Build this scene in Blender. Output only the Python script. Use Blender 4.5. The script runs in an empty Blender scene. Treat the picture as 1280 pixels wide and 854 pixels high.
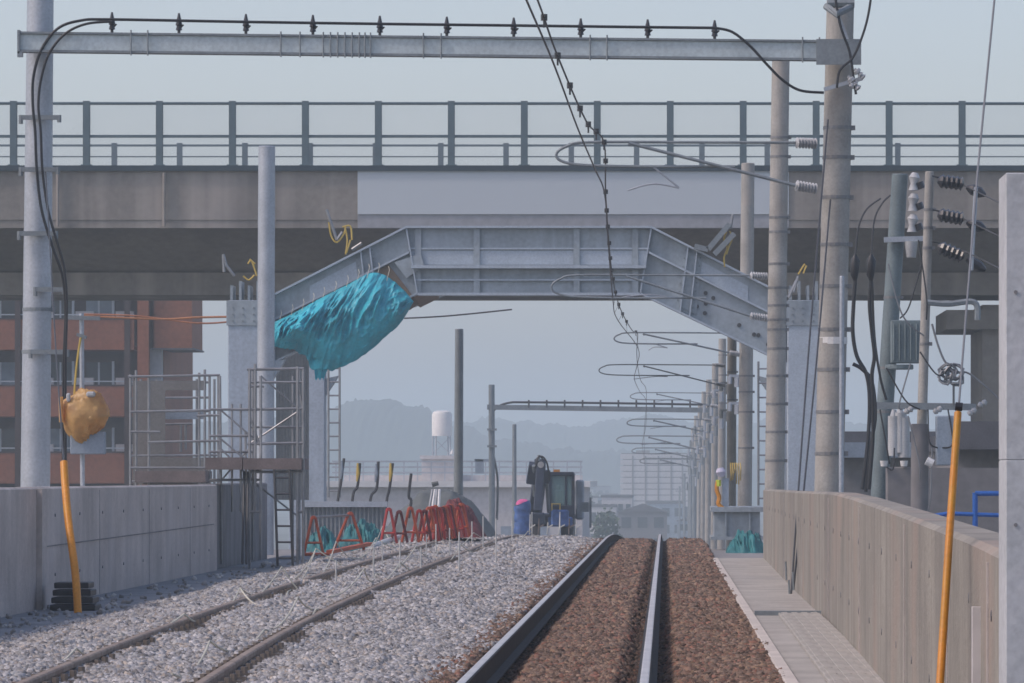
import bpy, math, random
import numpy as np
from mathutils import Vector, Matrix, noise
R = math.radians
random.seed(11); rng = np.random.default_rng(5)
sc = bpy.context.scene
C = sc.collection
# ------------------------------------------------------------------ camera, sky, sun, exposure
F = 6400.0; VX, VY, H = 832.0, 598.0, 1.19      # focal length and vanishing point in photo pixels, camera height over the rails
cd = bpy.data.cameras.new('camera'); cam = bpy.data.objects.new('camera', cd); C.objects.link(cam)
cd.sensor_width = 36; cd.lens = 36*F/1280; cd.shift_x = -(VX-640)/1280; cd.shift_y = (VY-427)/1280
cd.clip_start = 0.5; cd.clip_end = 20000
cam.location = (0, 0, H); cam.rotation_euler = (R(90), 0, 0); sc.camera = cam
SUN_EL, SUN_AZ = 47.0, -108.0                       # azimuth from +Y towards +X: the sun stands to the left
w = bpy.data.worlds.new('World'); sc.world = w; w.use_nodes = True
wn = w.node_tree; bg = wn.nodes['Background']
sky = wn.nodes.new('ShaderNodeTexSky'); sky.sky_type = 'NISHITA'; sky.sun_disc = False
sky.sun_elevation = R(SUN_EL); sky.sun_rotation = R(SUN_AZ); sky.air_density = 1.0; sky.dust_density = 2.0; sky.ozone_density = 2.0
wn.links.new(sky.outputs[0], bg.inputs[0]); bg.inputs[1].default_value = 0.15
ld = bpy.data.lights.new('sun', 'SUN'); sun = bpy.data.objects.new('sun', ld); C.objects.link(sun)
ld.energy = 1.05; ld.angle = R(6); ld.color = (1, .95, .87)
sdir = Vector((math.sin(R(SUN_AZ))*math.cos(R(SUN_EL)), math.cos(R(SUN_AZ))*math.cos(R(SUN_EL)), math.sin(R(SUN_EL))))
sun.rotation_euler = sdir.to_track_quat('Z', 'Y').to_euler(); sun.location = (-20, 30, 40)
vs = sc.view_settings; vs.view_transform = 'Standard'; vs.look = 'None'; vs.exposure = 0.3; vs.gamma = 1
vs.use_white_balance = True; vs.white_balance_temperature = 7050; vs.white_balance_tint = 21
cy = sc.cycles; cy.max_bounces = 5; cy.diffuse_bounces = 3; cy.glossy_bounces = 3; cy.transparent_max_bounces = 12; cy.volume_bounces = 1
cy.use_denoising = True; cy.pixel_filter_type = 'BLACKMAN_HARRIS'; cy.filter_width = 1.6; cy.use_adaptive_sampling = True; cy.adaptive_threshold = 0.01
HAZE_DENSITY = 0.0008

# ------------------------------------------------------------------ helpers
def P(px, py, D): return Vector(((px-VX)/F*D, D, H+(VY-py)/F*D))
def X(px, D): return (px-VX)/F*D
def Z(py, D): return H+(VY-py)/F*D
def gd(D):                                         # long profile of the viaduct deck: level, then falling away
    if D <= 100: return 0.0
    if D <= 125: return -3e-4*(D-100)**2
    return -0.1875-0.0155*(D-125)
GROUND = -8.5
W = {}                                             # world position of every object
def tag(o, label=None, cat=None, group=None, kind=None):
    for k, v in (('label', label), ('category', cat), ('group', group), ('kind', kind)):
        if v: o[k] = v
    return o
def empty(name, loc, label, cat, group=None):
    o = bpy.data.objects.new(name, None); C.objects.link(o); o.location = loc; o.empty_display_size = .2
    W[o.name] = Vector(loc); return tag(o, label, cat, group)
class MB:
    def __init__(s): s.V = []; s.F = []
    def add(s, vs, fs):
        b = len(s.V); s.V += [tuple(v) for v in vs]; s.F += [tuple(b+i for i in f) for f in fs]; return s
    def box(s, x0, y0, z0, x1, y1, z1):
        x0, x1 = sorted((x0, x1)); y0, y1 = sorted((y0, y1)); z0, z1 = sorted((z0, z1))
        return s.add([(x0,y0,z0),(x1,y0,z0),(x1,y1,z0),(x0,y1,z0),(x0,y0,z1),(x1,y0,z1),(x1,y1,z1),(x0,y1,z1)],
                     [(3,2,1,0),(4,5,6,7),(0,1,5,4),(1,2,6,5),(2,3,7,6),(3,0,4,7)])
    def bar(s, p, q, w_, h_, up=(0,0,1)):
        p, q = Vector(p), Vector(q); t = (q-p).normalized(); u = Vector(up)
        a = t.cross(u)
        if a.length < 1e-4: a = t.cross(Vector((0,1,0)))
        a.normalize(); b = a.cross(t).normalized(); a = a*w_/2; b = b*h_/2
        v = [p-a-b, p+a-b, p+a+b, p-a+b, q-a-b, q+a-b, q+a+b, q-a+b]
        return s.add(v, [(0,1,2,3),(7,6,5,4),(0,4,5,1),(1,5,6,2),(2,6,7,3),(3,7,4,0)])
    def tube(s, pts, r, n=8):
        pts = [Vector(p) for p in pts]; m = len(pts)
        rs = r if isinstance(r, (list, tuple)) else [r]*m
        a = None; rings = []
        for i, p in enumerate(pts):
            t = (pts[min(i+1, m-1)]-pts[max(i-1, 0)]).normalized()
            if a is None: a = t.orthogonal().normalized()
            a = (a-t*a.dot(t))
            a = a.normalized() if a.length > 1e-5 else t.orthogonal().normalized()
            b = t.cross(a)
            rings.append([p+(a*math.cos(2*math.pi*k/n)+b*math.sin(2*math.pi*k/n))*rs[i] for k in range(n)])
        v = [x for g in rings for x in g]; f = []
        for i in range(m-1):
            for k in range(n):
                k2 = (k+1) % n; f.append((i*n+k, i*n+k2, (i+1)*n+k2, (i+1)*n+k))
        f.append(tuple(reversed(range(n)))); f.append(tuple((m-1)*n+k for k in range(n)))
        return s.add(v, f)
    def prism(s, poly, y0, y1):                    # polygon in (x, z) pushed along y
        n = len(poly)
        v = [(x, y0, z) for x, z in poly]+[(x, y1, z) for x, z in poly]
        f = [tuple(range(n)), tuple(reversed(range(n, 2*n)))]+[(i, i+n, (i+1) % n+n, (i+1) % n) for i in range(n)]
        return s.add(v, f)
    def prismx(s, poly, x0, x1):                   # polygon in (y, z) pushed along x
        n = len(poly)
        v = [(x0, y, z) for y, z in poly]+[(x1, y, z) for y, z in poly]
        f = [tuple(range(n)), tuple(reversed(range(n, 2*n)))]+[(i, i+n, (i+1) % n+n, (i+1) % n) for i in range(n)]
        return s.add(v, f)
    def grid(s, rows):                             # list of equal rows of points
        n = len(rows[0]); v = [p for r_ in rows for p in r_]
        f = [(i*n+k, i*n+k+1, (i+1)*n+k+1, (i+1)*n+k) for i in range(len(rows)-1) for k in range(n-1)]
        return s.add(v, f)
    def build(s, name, mat, parent=None, smooth=False, loc=None, bevel=0):
        me = bpy.data.meshes.new(name); o = bpy.data.objects.new(name, me); C.objects.link(o)
        if parent is not None:
            base = W[parent.name]; o.parent = parent; W[o.name] = base
        else:
            if loc is None:
                vv = np.array(s.V); loc = ((vv[:,0].min()+vv[:,0].max())/2, (vv[:,1].min()+vv[:,1].max())/2, vv[:,2].min())
            base = Vector(loc); o.location = base; W[o.name] = base
        me.from_pydata([(x-base[0], y-base[1], z-base[2]) for x, y, z in s.V], [], s.F)
        import bmesh
        bm = bmesh.new(); bm.from_mesh(me); bmesh.ops.recalc_face_normals(bm, faces=bm.faces); bm.to_mesh(me); bm.free()
        me.materials.append(mat)
        if smooth:
            me.polygons.foreach_set('use_smooth', [len(p.vertices) < 6 for p in me.polygons])
            try: me.set_sharp_from_angle(angle=R(40))
            except Exception: pass
        if bevel:
            b = o.modifiers.new('bevel', 'BEVEL'); b.width = bevel; b.segments = 1; b.limit_method = 'ANGLE'
        return o
def copy_tree(o, parent=None):
    c = o.copy(); C.objects.link(c)
    if parent: c.parent = parent
    W[c.name] = W[o.name]
    for ch in list(o.children): copy_tree(ch, c)
    return c
def place(o, dx, dy, dz): o.location = (o.location[0]+dx, o.location[1]+dy, o.location[2]+dz); W[o.name] = Vector(o.location)
def spline(pts, n=6):
    pts = [Vector(p) for p in pts]; out = []
    for i in range(len(pts)-1):
        p0, p1, p2, p3 = pts[max(i-1, 0)], pts[i], pts[i+1], pts[min(i+2, len(pts)-1)]
        for k in range(n):
            t = k/n
            out.append(.5*((2*p1)+(p2-p0)*t+(2*p0-5*p1+4*p2-p3)*t*t+(3*p1-p0-3*p2+p3)*t**3))
    out.append(pts[-1]); return out
def interp(x, xs, ys): return float(np.interp(x, xs, ys))

# ------------------------------------------------------------------ materials
def M(name, col, rough=.75, metal=0, var=.18, scale=2.0, streak=0, streak_col=None, sscale=(6, 6, .35), bump=0, bscale=30, fine=.1, spots=0, spot_col=None, attr=None):
    m = bpy.data.materials.new(name); m.use_nodes = True; nt = m.node_tree; N = nt.nodes; L = nt.links
    b = N['Principled BSDF']; b.inputs['Roughness'].default_value = rough; b.inputs['Metallic'].default_value = metal
    tc = N.new('ShaderNodeTexCoord')
    def noise_(sc_, det=4, mp=None):
        n = N.new('ShaderNodeTexNoise'); n.inputs['Scale'].default_value = sc_; n.inputs['Detail'].default_value = det
        if mp:
            q = N.new('ShaderNodeMapping'); q.inputs['Scale'].default_value = mp; L.new(tc.outputs['Object'], q.inputs[0]); L.new(q.outputs[0], n.inputs['Vector'])
        else: L.new(tc.outputs['Object'], n.inputs['Vector'])
        return n.outputs['Fac']
    def ramp(f, a, b_):
        r = N.new('ShaderNodeMapRange'); r.inputs[1].default_value = a; r.inputs[2].default_value = b_; L.new(f, r.inputs[0]); return r.outputs[0]
    def mix(f, A, B, mode='MIX'):
        x = N.new('ShaderNodeMix'); x.data_type = 'RGBA'; x.blend_type = mode
        for s_, v in ((x.inputs[0], f), (x.inputs[6], A), (x.inputs[7], B)):
            if isinstance(v, bpy.types.NodeSocket): L.new(v, s_)
            elif isinstance(v, (int, float)): s_.default_value = v
            else: s_.default_value = (*v, 1)
        return x.outputs[2]
    lo = tuple(c*(1-var) for c in col); hi = tuple(min(1, c*(1+var)) for c in col)
    c = mix(ramp(noise_(scale, 6), .3, .7), lo, hi)
    if fine: c = mix(ramp(noise_(scale*14, 3), .3, .7), c, tuple(x*(1-fine*2) for x in (1, 1, 1)), 'MULTIPLY') if False else mix(ramp(noise_(scale*14, 3), .35, .75), c, mix(1.0, c, (1-fine*2,)*3, 'MULTIPLY'))
    if streak: c = mix(mix_mul(N, L, ramp(noise_(1, 4, sscale), .48, .72), streak), c, streak_col or tuple(x*.55 for x in col))
    if spots: c = mix(mix_mul(N, L, ramp(noise_(scale*.6, 5), .55, .66), spots), c, spot_col)
    if attr:
        at = N.new('ShaderNodeAttribute'); at.attribute_name = attr; c = mix(1.0, c, at.outputs['Color'], 'MULTIPLY')
    L.new(c, b.inputs['Base Color'])
    if bump:
        bn = N.new('ShaderNodeBump'); bn.inputs['Strength'].default_value = bump; bn.inputs['Distance'].default_value = .02
        L.new(noise_(bscale, 5), bn.inputs['Height']); L.new(bn.outputs[0], b.inputs['Normal'])
    return m
def mix_mul(N, L, f, k):
    x = N.new('ShaderNodeMath'); x.operation = 'MULTIPLY'; L.new(f, x.inputs[0]); x.inputs[1].default_value = k; return x.outputs[0]
def Malpha(name, col, alpha, rough=.3):
    m = M(name, col, rough, var=.05); m.node_tree.nodes['Principled BSDF'].inputs['Alpha'].default_value = alpha; return m

m_wall_l = M('wall_grey_concrete', (.52, .465, .43), .85, streak=.5, streak_col=(.28,.26,.24), sscale=(3,2.2,.4), bump=.35, scale=1.1, spots=.4, spot_col=(.46,.43,.42))
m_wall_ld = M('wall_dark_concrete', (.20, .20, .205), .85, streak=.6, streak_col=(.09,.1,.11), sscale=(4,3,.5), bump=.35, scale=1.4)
m_wall_r = M('wall_warm_concrete', (.31, .285, .24), .88, var=.2, streak=.95, streak_col=(.20,.18,.16), sscale=(3.2,2.0,.13), bump=.5, scale=.7, spots=.75, spot_col=(.34,.265,.215))
m_path = M('path_concrete', (.41, .385, .345), .9, streak=.4, streak_col=(.32,.28,.25), sscale=(5,.5,2), bump=.3, scale=1.5)
m_path_l = M('left_path_concrete', (.22, .235, .25), .9, bump=.4, scale=1.3)
m_bridge = M('bridge_concrete', (.27, .245, .215), .9, var=.18, streak=.7, streak_col=(.45,.40,.36), sscale=(1.1,.3,.03), bump=.2, scale=.35, spots=.5, spot_col=(.15,.14,.13))
m_bridge2 = M('bridge_girder_concrete', (.245, .22, .19), .9, var=.2, streak=.4, streak_col=(.10,.095,.09), sscale=(.6,.3,.1), scale=.3)
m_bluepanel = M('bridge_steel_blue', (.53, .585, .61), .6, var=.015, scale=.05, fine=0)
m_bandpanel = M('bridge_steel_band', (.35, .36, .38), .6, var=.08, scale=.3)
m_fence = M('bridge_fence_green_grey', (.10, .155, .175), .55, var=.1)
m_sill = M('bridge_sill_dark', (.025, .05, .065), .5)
m_conc_pole = M('pole_concrete', (.40, .385, .35), .85, var=.18, streak=.5, streak_col=(.25,.23,.21), sscale=(7,7,.5), bump=.2, scale=2.2, spots=.4, spot_col=(.44,.37,.31))
m_band = M('band_steel', (.24, .24, .24), .5, .5)
m_galv = M('galvanised_steel', (.46, .50, .54), .48, .35, var=.12, streak=.35, streak_col=(.34,.38,.42), sscale=(6,6,.3))
m_galv_d = M('galvanised_dull', (.25, .285, .30), .6, .2, var=.15)
m_beam = M('crossbeam_green_grey', (.54, .62, .63), .55, .1, var=.12, scale=1.5)
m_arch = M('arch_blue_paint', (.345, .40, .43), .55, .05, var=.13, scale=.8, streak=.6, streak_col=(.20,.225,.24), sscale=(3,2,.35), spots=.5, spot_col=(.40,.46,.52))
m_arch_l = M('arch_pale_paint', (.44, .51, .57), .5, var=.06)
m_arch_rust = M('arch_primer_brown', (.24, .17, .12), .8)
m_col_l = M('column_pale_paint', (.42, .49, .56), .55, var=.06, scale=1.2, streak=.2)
m_pillar = M('pillar_pale_concrete', (.50, .52, .53), .85, var=.09, scale=3, bump=.15, spots=.5, spot_col=(.59,.59,.61))
m_rail_side = M('rail_side_dark', (.022, .020, .018), .75, var=.3, scale=4, spots=.4, spot_col=(.045,.03,.022))
m_rail_head = M('rail_head_polished', (.66, .62, .58), .38, .35, var=.12, scale=2)
m_rail_rust = M('rail_rust', (.30, .24, .195), .85, var=.3, scale=6, spots=.4, spot_col=(.2,.12,.09))
m_sleeper = M('sleeper_concrete', (.33, .32, .30), .9, var=.2)
m_clip = M('clip_steel', (.24, .20, .165), .6, .4)
m_bed_b = M('ballast_brown_bed', (.16, .115, .088), .95, var=.3, scale=9, bump=.8)
m_bed_g = M('ballast_grey_bed', (.2, .195, .19), .95, var=.3, scale=9, bump=.8)
m_stone_b = M('stone_brown', (.215, .152, .112), .9, var=.12, scale=.6, fine=0, attr='col')
m_stone_g = M('stone_grey', (.41, .405, .39), .9, var=.12, scale=.6, fine=0, attr='col')
m_orange = M('orange_plastic', (.72, .27, .015), .45, var=.12, scale=3, spots=.4, spot_col=(.75,.38,.02))
m_orange_old = M('orange_plastic_old', (.60, .22, .015), .5, var=.2, scale=4, streak=.5, streak_col=(.40,.28,.02), sscale=(9,9,1))
m_black = M('black_rubber', (.02, .021, .024), .5, fine=0)
m_wire = M('wire_dark', (.07, .072, .075), .5, .3, fine=0)
m_wire_l = M('wire_galvanised', (.22, .23, .24), .5, .4, fine=0)
m_ins_d = M('insulator_dark', (.03, .03, .035), .3)
m_ins_w = M('insulator_white', (.47, .48, .48), .35, var=.2, scale=3)
m_teal = M('teal_tarp', (.028, .54, .66), .42, var=.3, scale=1.1, streak=.5, streak_col=(.04,.26,.36), sscale=(2.5,.6,1.2))
def translucent(m, col, k):
    nt = m.node_tree; out = [n for n in nt.nodes if n.type == 'OUTPUT_MATERIAL'][0]; t = nt.nodes.new('ShaderNodeBsdfTranslucent'); t.inputs[0].default_value = (*col, 1)
    x = nt.nodes.new('ShaderNodeMixShader'); x.inputs[0].default_value = k; nt.links.new(nt.nodes['Principled BSDF'].outputs[0], x.inputs[1]); nt.links.new(t.outputs[0], x.inputs[2]); nt.links.new(x.outputs[0], out.inputs[0])
pass
m_teal_g = M('teal_sheet', (.01, .17, .18), .6, var=.3, scale=3)
m_yellow = M('yellow_rope', (.60, .42, .10), .8, fine=0)
m_white = M('white_paint', (.78, .77, .74), .5, var=.05)
m_pinkw = M('offwhite_render', (.60, .57, .56), .85, var=.05, scale=.3)
m_brick = M('red_brown_tile', (.27, .092, .046), .8, var=.16, scale=.4, streak=.3, streak_col=(.27,.12,.075), sscale=(.5,.5,.6), fine=.15)
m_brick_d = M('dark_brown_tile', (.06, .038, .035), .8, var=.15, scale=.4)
m_glass = M('window_glass', (.045, .06, .07), .12, var=.3, scale=.8, fine=0)
m_glass_l = M('window_glass_pale', (.16, .21, .26), .2, var=.2, fine=0)
m_red = M('red_paint', (.52, .045, .035), .5, var=.2, scale=3)
m_redo = M('red_orange_paint', (.56, .10, .035), .5, var=.2, scale=3)
m_redd = M('dark_red_net', (.17, .035, .035), .8, var=.35, scale=5, bump=.5)
m_cover = M('grey_cover_sheet', (.12, .135, .13), .7, var=.2, scale=2)
m_corr = M('corrugated_grey_sheet', (.25, .275, .29), .6, var=.12, scale=1)
m_plank = M('weathered_plank', (.20, .16, .15), .85, var=.2, scale=3)
m_pipe = M('scaffold_pipe', (.30, .31, .32), .45, .5, var=.2, scale=4, fine=.05)
m_net = Malpha('mesh_sheet_grey', (.27, .265, .25), .72, .9)
m_bag = M('orange_bag_plastic', (.70, .45, .18), .4, var=.3, scale=7, spots=.7, spot_col=(.32,.17,.08), bump=.7, bscale=9)
M_cgl = Malpha('cab_glass_pale', (.30, .55, .55), .35, .1)
m_bluep = M('blue_paint', (.02, .13, .45), .45)
m_bluet = M('blue_plastic', (.06, .15, .40), .6, var=.35, scale=5)
m_pink = M('pink_plastic', (.80, .12, .33), .5)
m_exc = M('excavator_dark', (.018, .03, .06), .45, var=.25, scale=3)
m_excg = M('excavator_cab_teal', (.02, .05, .06), .4)
m_cabgl = M('cab_glass_green', (.04, .12, .12), .12)
m_rope = M('pale_rope', (.58, .56, .45), .8, fine=0)
m_stake = M('pale_stake', (.60, .60, .56), .7, fine=0)
m_hills = M('hill_forest', (.035, .06, .05), .95, var=.3, scale=.01)
m_city = M('town_ground', (.15, .16, .14), .95, var=.4, scale=.02)
m_deck = M('deck_concrete', (.28, .27, .26), .9)
m_fglass = Malpha('fence_panel_clear', (.40, .44, .50), .09, .3)
m_leaf = M('leaf_green', (.05, .085, .045), .9, var=.4, scale=1)
m_bark = M('bark', (.09, .07, .05), .9)
m_roofd = M('roof_dark', (.10, .10, .11), .7)
m_bund = M('building_grey_render', (.22, .21, .21), .9, var=.1, scale=.4)
m_cab = M('cabinet_blue_grey', (.28, .34, .40), .5)
m_xf = M('transformer_grey_green', (.16, .21, .22), .5)
m_curb = M('pale_kerb', (.60, .54, .48), .9, var=.1, scale=3)

translucent(m_teal, (.06, .62, .78), .15)
translucent(m_bag, (.85, .42, .08), .35)
# ------------------------------------------------------------------ ground, hills, deck
def sheet(name, mat, xs, Ds, zf, kind='structure', smooth=False):
    b = MB(); b.grid([[(x, D, zf(x, D)) for x in xs] for D in Ds])
    o = b.build(name, mat, loc=(0, 0, 0), smooth=smooth); o['kind'] = kind; return o
sheet('ground', m_city, np.linspace(-900, 900, 10), np.linspace(-60, 3850, 12), lambda x, D: GROUND)
# hills: two wooded ridges with real depth
def ridge(name, D0, depth, prof, seed):
    xs_px = np.linspace(prof[0][0], prof[-1][0], 900); rows = []
    for j in range(13):
        t = j/12; D = D0+depth*(t-.5); row = []
        for px in xs_px:
            y = interp(px, [p[0] for p in prof], [p[1] for p in prof])
            h = (VY-y)/F*D0+H-GROUND
            hh = h*math.sin(math.pi*t)**.8*(1+.05*noise.noise(Vector((px*.02, t*4, seed))))+(noise.noise(Vector((px*.05, t*9, seed)))*2.2+noise.noise(Vector((px*.21, t*14, seed)))*1.2+noise.noise(Vector((px*.6, t*30, seed)))*.8)*math.sin(math.pi*t)
            row.append(((px-VX)/F*D0, D, GROUND-.5+max(0, hh)))
        rows.append(row)
    o = MB().grid(rows).build(name, m_hills, loc=(0, 0, 0), smooth=True); o['kind'] = 'structure'; return o
ridge('hills', 1750, 340, [(-700,560),(-200,540),(100,530),(330,525),(410,512),(440,503),(470,497),(505,502),(530,512),(560,528),(590,536),(620,546),(700,560),(1000,570),(1700,580)], 3)
ridge('hills', 2250, 380, [(-700,570),(200,560),(430,545),(520,536),(580,526),(620,521),(660,527),(720,533),(780,523),(815,518),(850,523),(900,530),(1000,524),(1100,532),(1700,545)], 9)

# viaduct deck: one long slab that falls away past the crest, with piers
DD = list(np.arange(-4, 100, 8))+list(np.arange(100, 130, 2.5))+list(np.arange(130, 560, 20))
b = MB(); rows = [[], [], [], []]
prof = [(-10.6, -.36), (4.35, -.36), (3.2, -1.5), (-9.4, -1.5), (-10.6, -.36)]
b.grid([[(x, D, z+gd(D)) for x, z in prof] for D in DD])
o = b.build('viaduct_deck', m_deck, loc=(0, 0, 0)); o['kind'] = 'structure'
for k, D in enumerate(range(10, 520, 34)):
    p = MB(); zt = gd(D)-1.5
    p.box(-8.4, D-.8, zt-1.0, 2.2, D+.8, zt+.05); p.box(-7.0, D-.6, GROUND, -5.6, D+.6, zt-.95); p.box(-.8, D-.6, GROUND, .6, D+.6, zt-.95)
    o = p.build('viaduct_pier', m_deck); o['kind'] = 'structure'

# track beds
def nz(x, D, s=1.0): return noise.noise(Vector((x*1.3, D*.5, 2.1)))*.03*s+noise.noise(Vector((x*4, D*2.2, 7.7)))*.012*s
def L2x(D): return interp(D, [0, 20, 30, 38, 47, 58, 68, 90, 600], [-1.9, -2.45, -2.76, -2.98, -3.15, -3.27, -3.33, -3.36, -3.4])
def edge_b(D): return -1.52+.09*noise.noise(Vector((D*.25, 4, 1)))
def zb(x, D):
    d = min(abs(x+1.195), abs(x+.125)); return gd(D)-.175-.07*max(0, min(1, (.22-d)/.1))+nz(x, D, .8)
def zg(x, D):
    l2 = L2x(D); z = -.118
    if x > -2.3: z = -.125-.055*min(1, (x+2.3)/.8)
    if x < l2-1.75: z = -.125-.10*min(1, (l2-1.75-x)/.7)
    return gd(D)+z+nz(x, D, 1.5)+(.05*max(-.3, noise.noise(Vector((x*.9, D*.35, 9))))+.03*noise.noise(Vector((x*2.2, D*1.1, 4))) if x < -2.0 and x > -5.4 else 0)
Dl = list(np.arange(12, 100, .8))+list(np.arange(100, 200, 2.0))+list(np.arange(200, 540, 20))
b = MB(); b.grid([[(x, D, zb(x, D)-.02) for x in [edge_b(D)-.2]+list(np.linspace(-1.4, .8, 40))] for D in Dl])
o = b.build('ballast_brown', m_bed_b, loc=(0, 0, 0)); o['kind'] = 'structure'
b = MB(); b.grid([[(x, D, zg(x, D)-.03) for x in np.linspace(-5.9, edge_b(D)+.02, 26)] for D in Dl])
o = b.build('ballast_grey', m_bed_g, loc=(0, 0, 0)); o['kind'] = 'structure'
b = MB(); b.grid([[(x, D, gd(D)-.205) for x in (-6.9, -5.4)] for D in Dl])
o = b.build('path_left', m_path_l, loc=(0, 0, 0)); o['kind'] = 'structure'

def stones(name, mat, label, cat, n, xr, Dr, zf, size, cols, bias=1.0, seed=0, accept=None):
    r = np.random.default_rng(seed)
    u = r.random(n)
    D = 1/((1/Dr[0])*(1-u)+(1/Dr[1])*u) if bias else Dr[0]+(Dr[1]-Dr[0])*u
    tx = r.random(n); xs = np.empty(n); zs = np.empty(n)
    for i in range(n):
        a, c_ = xr(D[i]); xs[i] = a+(c_-a)*tx[i]; zs[i] = zf(xs[i], D[i])
    s = size*(.55+.75*r.random(n))*(1+np.maximum(0, D-45)/90)
    cube = np.array([(-1,-1,-1),(1,-1,-1),(1,1,-1),(-1,1,-1),(-1,-1,1),(1,-1,1),(1,1,1),(-1,1,1)], float)*.5
    V = cube[None]*(1+.75*(r.random((n, 8, 3))-.5)); V *= (s[:,None]*(.6+.6*r.random((n, 3))))[:,None,:]
    q = r.normal(size=(n, 4)); q /= np.linalg.norm(q, axis=1)[:,None]; a_, b_, c2, d_ = q.T
    Rm = np.stack([np.stack([1-2*(c2*c2+d_*d_), 2*(b_*c2-a_*d_), 2*(b_*d_+a_*c2)], 1), np.stack([2*(b_*c2+a_*d_), 1-2*(b_*b_+d_*d_), 2*(c2*d_-a_*b_)], 1), np.stack([2*(b_*d_-a_*c2), 2*(c2*d_+a_*b_), 1-2*(b_*b_+c2*c2)], 1)], 1)
    V = np.einsum('nij,nkj->nki', Rm, V)+np.stack([xs, D, zs+s*.12], 1)[:,None,:]
    fq = np.array([(3,2,1,0),(4,5,6,7),(0,1,5,4),(1,2,6,5),(2,3,7,6),(3,0,4,7)])
    Fa = (fq[None]+8*np.arange(n)[:,None,None]).reshape(-1)
    me = bpy.data.meshes.new(name); me.vertices.add(n*8); me.vertices.foreach_set('co', V.reshape(-1).astype('f4'))
    me.loops.add(len(Fa)); me.loops.foreach_set('vertex_index', Fa.astype('i4')); me.polygons.add(n*6)
    me.polygons.foreach_set('loop_start', np.arange(0, n*24, 4, dtype='i4')); me.update(calc_edges=True)
    cols = np.array(cols); ci = cols[r.integers(0, len(cols), n)]*(.7+.6*r.random(n))[:,None]
    if 'running track' in label: dr = np.minimum(abs(xs+1.195), abs(xs+.125)); ci = ci*(.42+.58*np.clip((dr-.12)/.10, 0, 1))[:,None]   # grease and rail dust beside the rails
    at = me.color_attributes.new('col', 'FLOAT_COLOR', 'POINT')
    cc = np.ones((n*8, 4), 'f4'); cc[:,:3] = np.repeat(ci, 8, 0); at.data.foreach_set('color', cc.reshape(-1))
    me.materials.append(mat); o = bpy.data.objects.new(name, me); C.objects.link(o); W[o.name] = Vector((0, 0, 0))
    return tag(o, label, cat, kind='stuff')
stones('ballast_stones', m_stone_b, 'rust brown ballast stones between and beside the rails of the running track', 'ballast', 140000,
       lambda D: (edge_b(D)-.12, .80), (26, 128), zb, .038, [(1,1,1),(1.1,.95,.9),(.8,.78,.78),(1.25,1.2,1.15),(1.15,.78,.72),(.55,.48,.46),(1.2,1.1,.95),(.4,.36,.34)], seed=1)
stones('ballast_stones', m_stone_g, 'pale grey new ballast stones heaped across the left track', 'ballast', 290000,
       lambda D: (-5.75, edge_b(D)+.1), (26, 128), zg, .038, [(1,1,1),(1.08,1.08,1.12),(.8,.8,.84),(1.2,1.18,1.2),(.62,.62,.66),(.98,.95,.92),(.45,.43,.42),(1.0,.88,.78)], seed=2)

stones('loose_stones', m_stone_g, 'loose grey stones scattered over the concrete strip along the left wall', 'ballast', 380,
       lambda D: (-6.62, -5.6), (40, 110), lambda x, D: gd(D)-.2, .034, [(1,1,1),(.7,.7,.72),(.5,.48,.46)], seed=8)
# walkway on the right with pale kerb, trough lids near the camera
def rx(D): return interp(D, [0, 12, 16, 20, 25, 30, 40, 46, 60, 70, 82, 90], [.9, 1.0, 1.07, 1.19, 1.30, 1.37, 1.46, 1.51, 1.54, 1.58, 1.63, 1.65])
def rz(D): return interp(D, [0, 16, 25, 30, 40, 46, 60, 85], [.92, .925, .94, .965, 1.02, 1.04, 1.02, .985])
b = MB(); Dw = list(np.arange(8, 86.1, 2))
b.grid([[(x, D, z) for x, z in ((.80, -.36), (.80, -.15), (rx(D)+.02, -.15))] for D in Dw])
o = b.build('walkway', m_path, loc=(0, 0, 0)); o['kind'] = 'structure'
b = MB(); 
for i in range(38):
    D = 9+i*2.0; b.box(.775, D+.008, -.3, .865, D+1.99, -.128)
o = b.build('walkway_kerb', m_curb, loc=(0, 0, 0), bevel=.006); o['kind'] = 'structure'
lid0 = None
for i in range(32):
    D = 14+i*1.12
    if lid0 is None:
        b = MB(); b.box(.93, D, -.146, 1.33, D+1.09, -.118)
        for k in range(4): b.box(.955+k*.097, D+.03, -.118, .955+k*.097+.06, D+1.06, -.110)
        lid0 = b.build('trough_lid', m_path, bevel=.004)
        tag(lid0, 'ribbed concrete cable trough lid set in the walkway beside the right wall', 'trough lid', 'trough lids along the right walkway')
    else:
        c = lid0.copy(); C.objects.link(c); c.location.y += i*1.12; c.rotation_euler = (0, 0, random.uniform(-.004, .004)); c.location.x += (rx(D)-rx(14))*.35
b = MB(); b.box(.87, 50.0, -.15, rx(50), 50.12, -.105); b.build('drain_cover', m_galv_d)
tag(bpy.data.objects['drain_cover'], 'narrow steel joint strip crossing the right walkway', 'joint strip')

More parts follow.
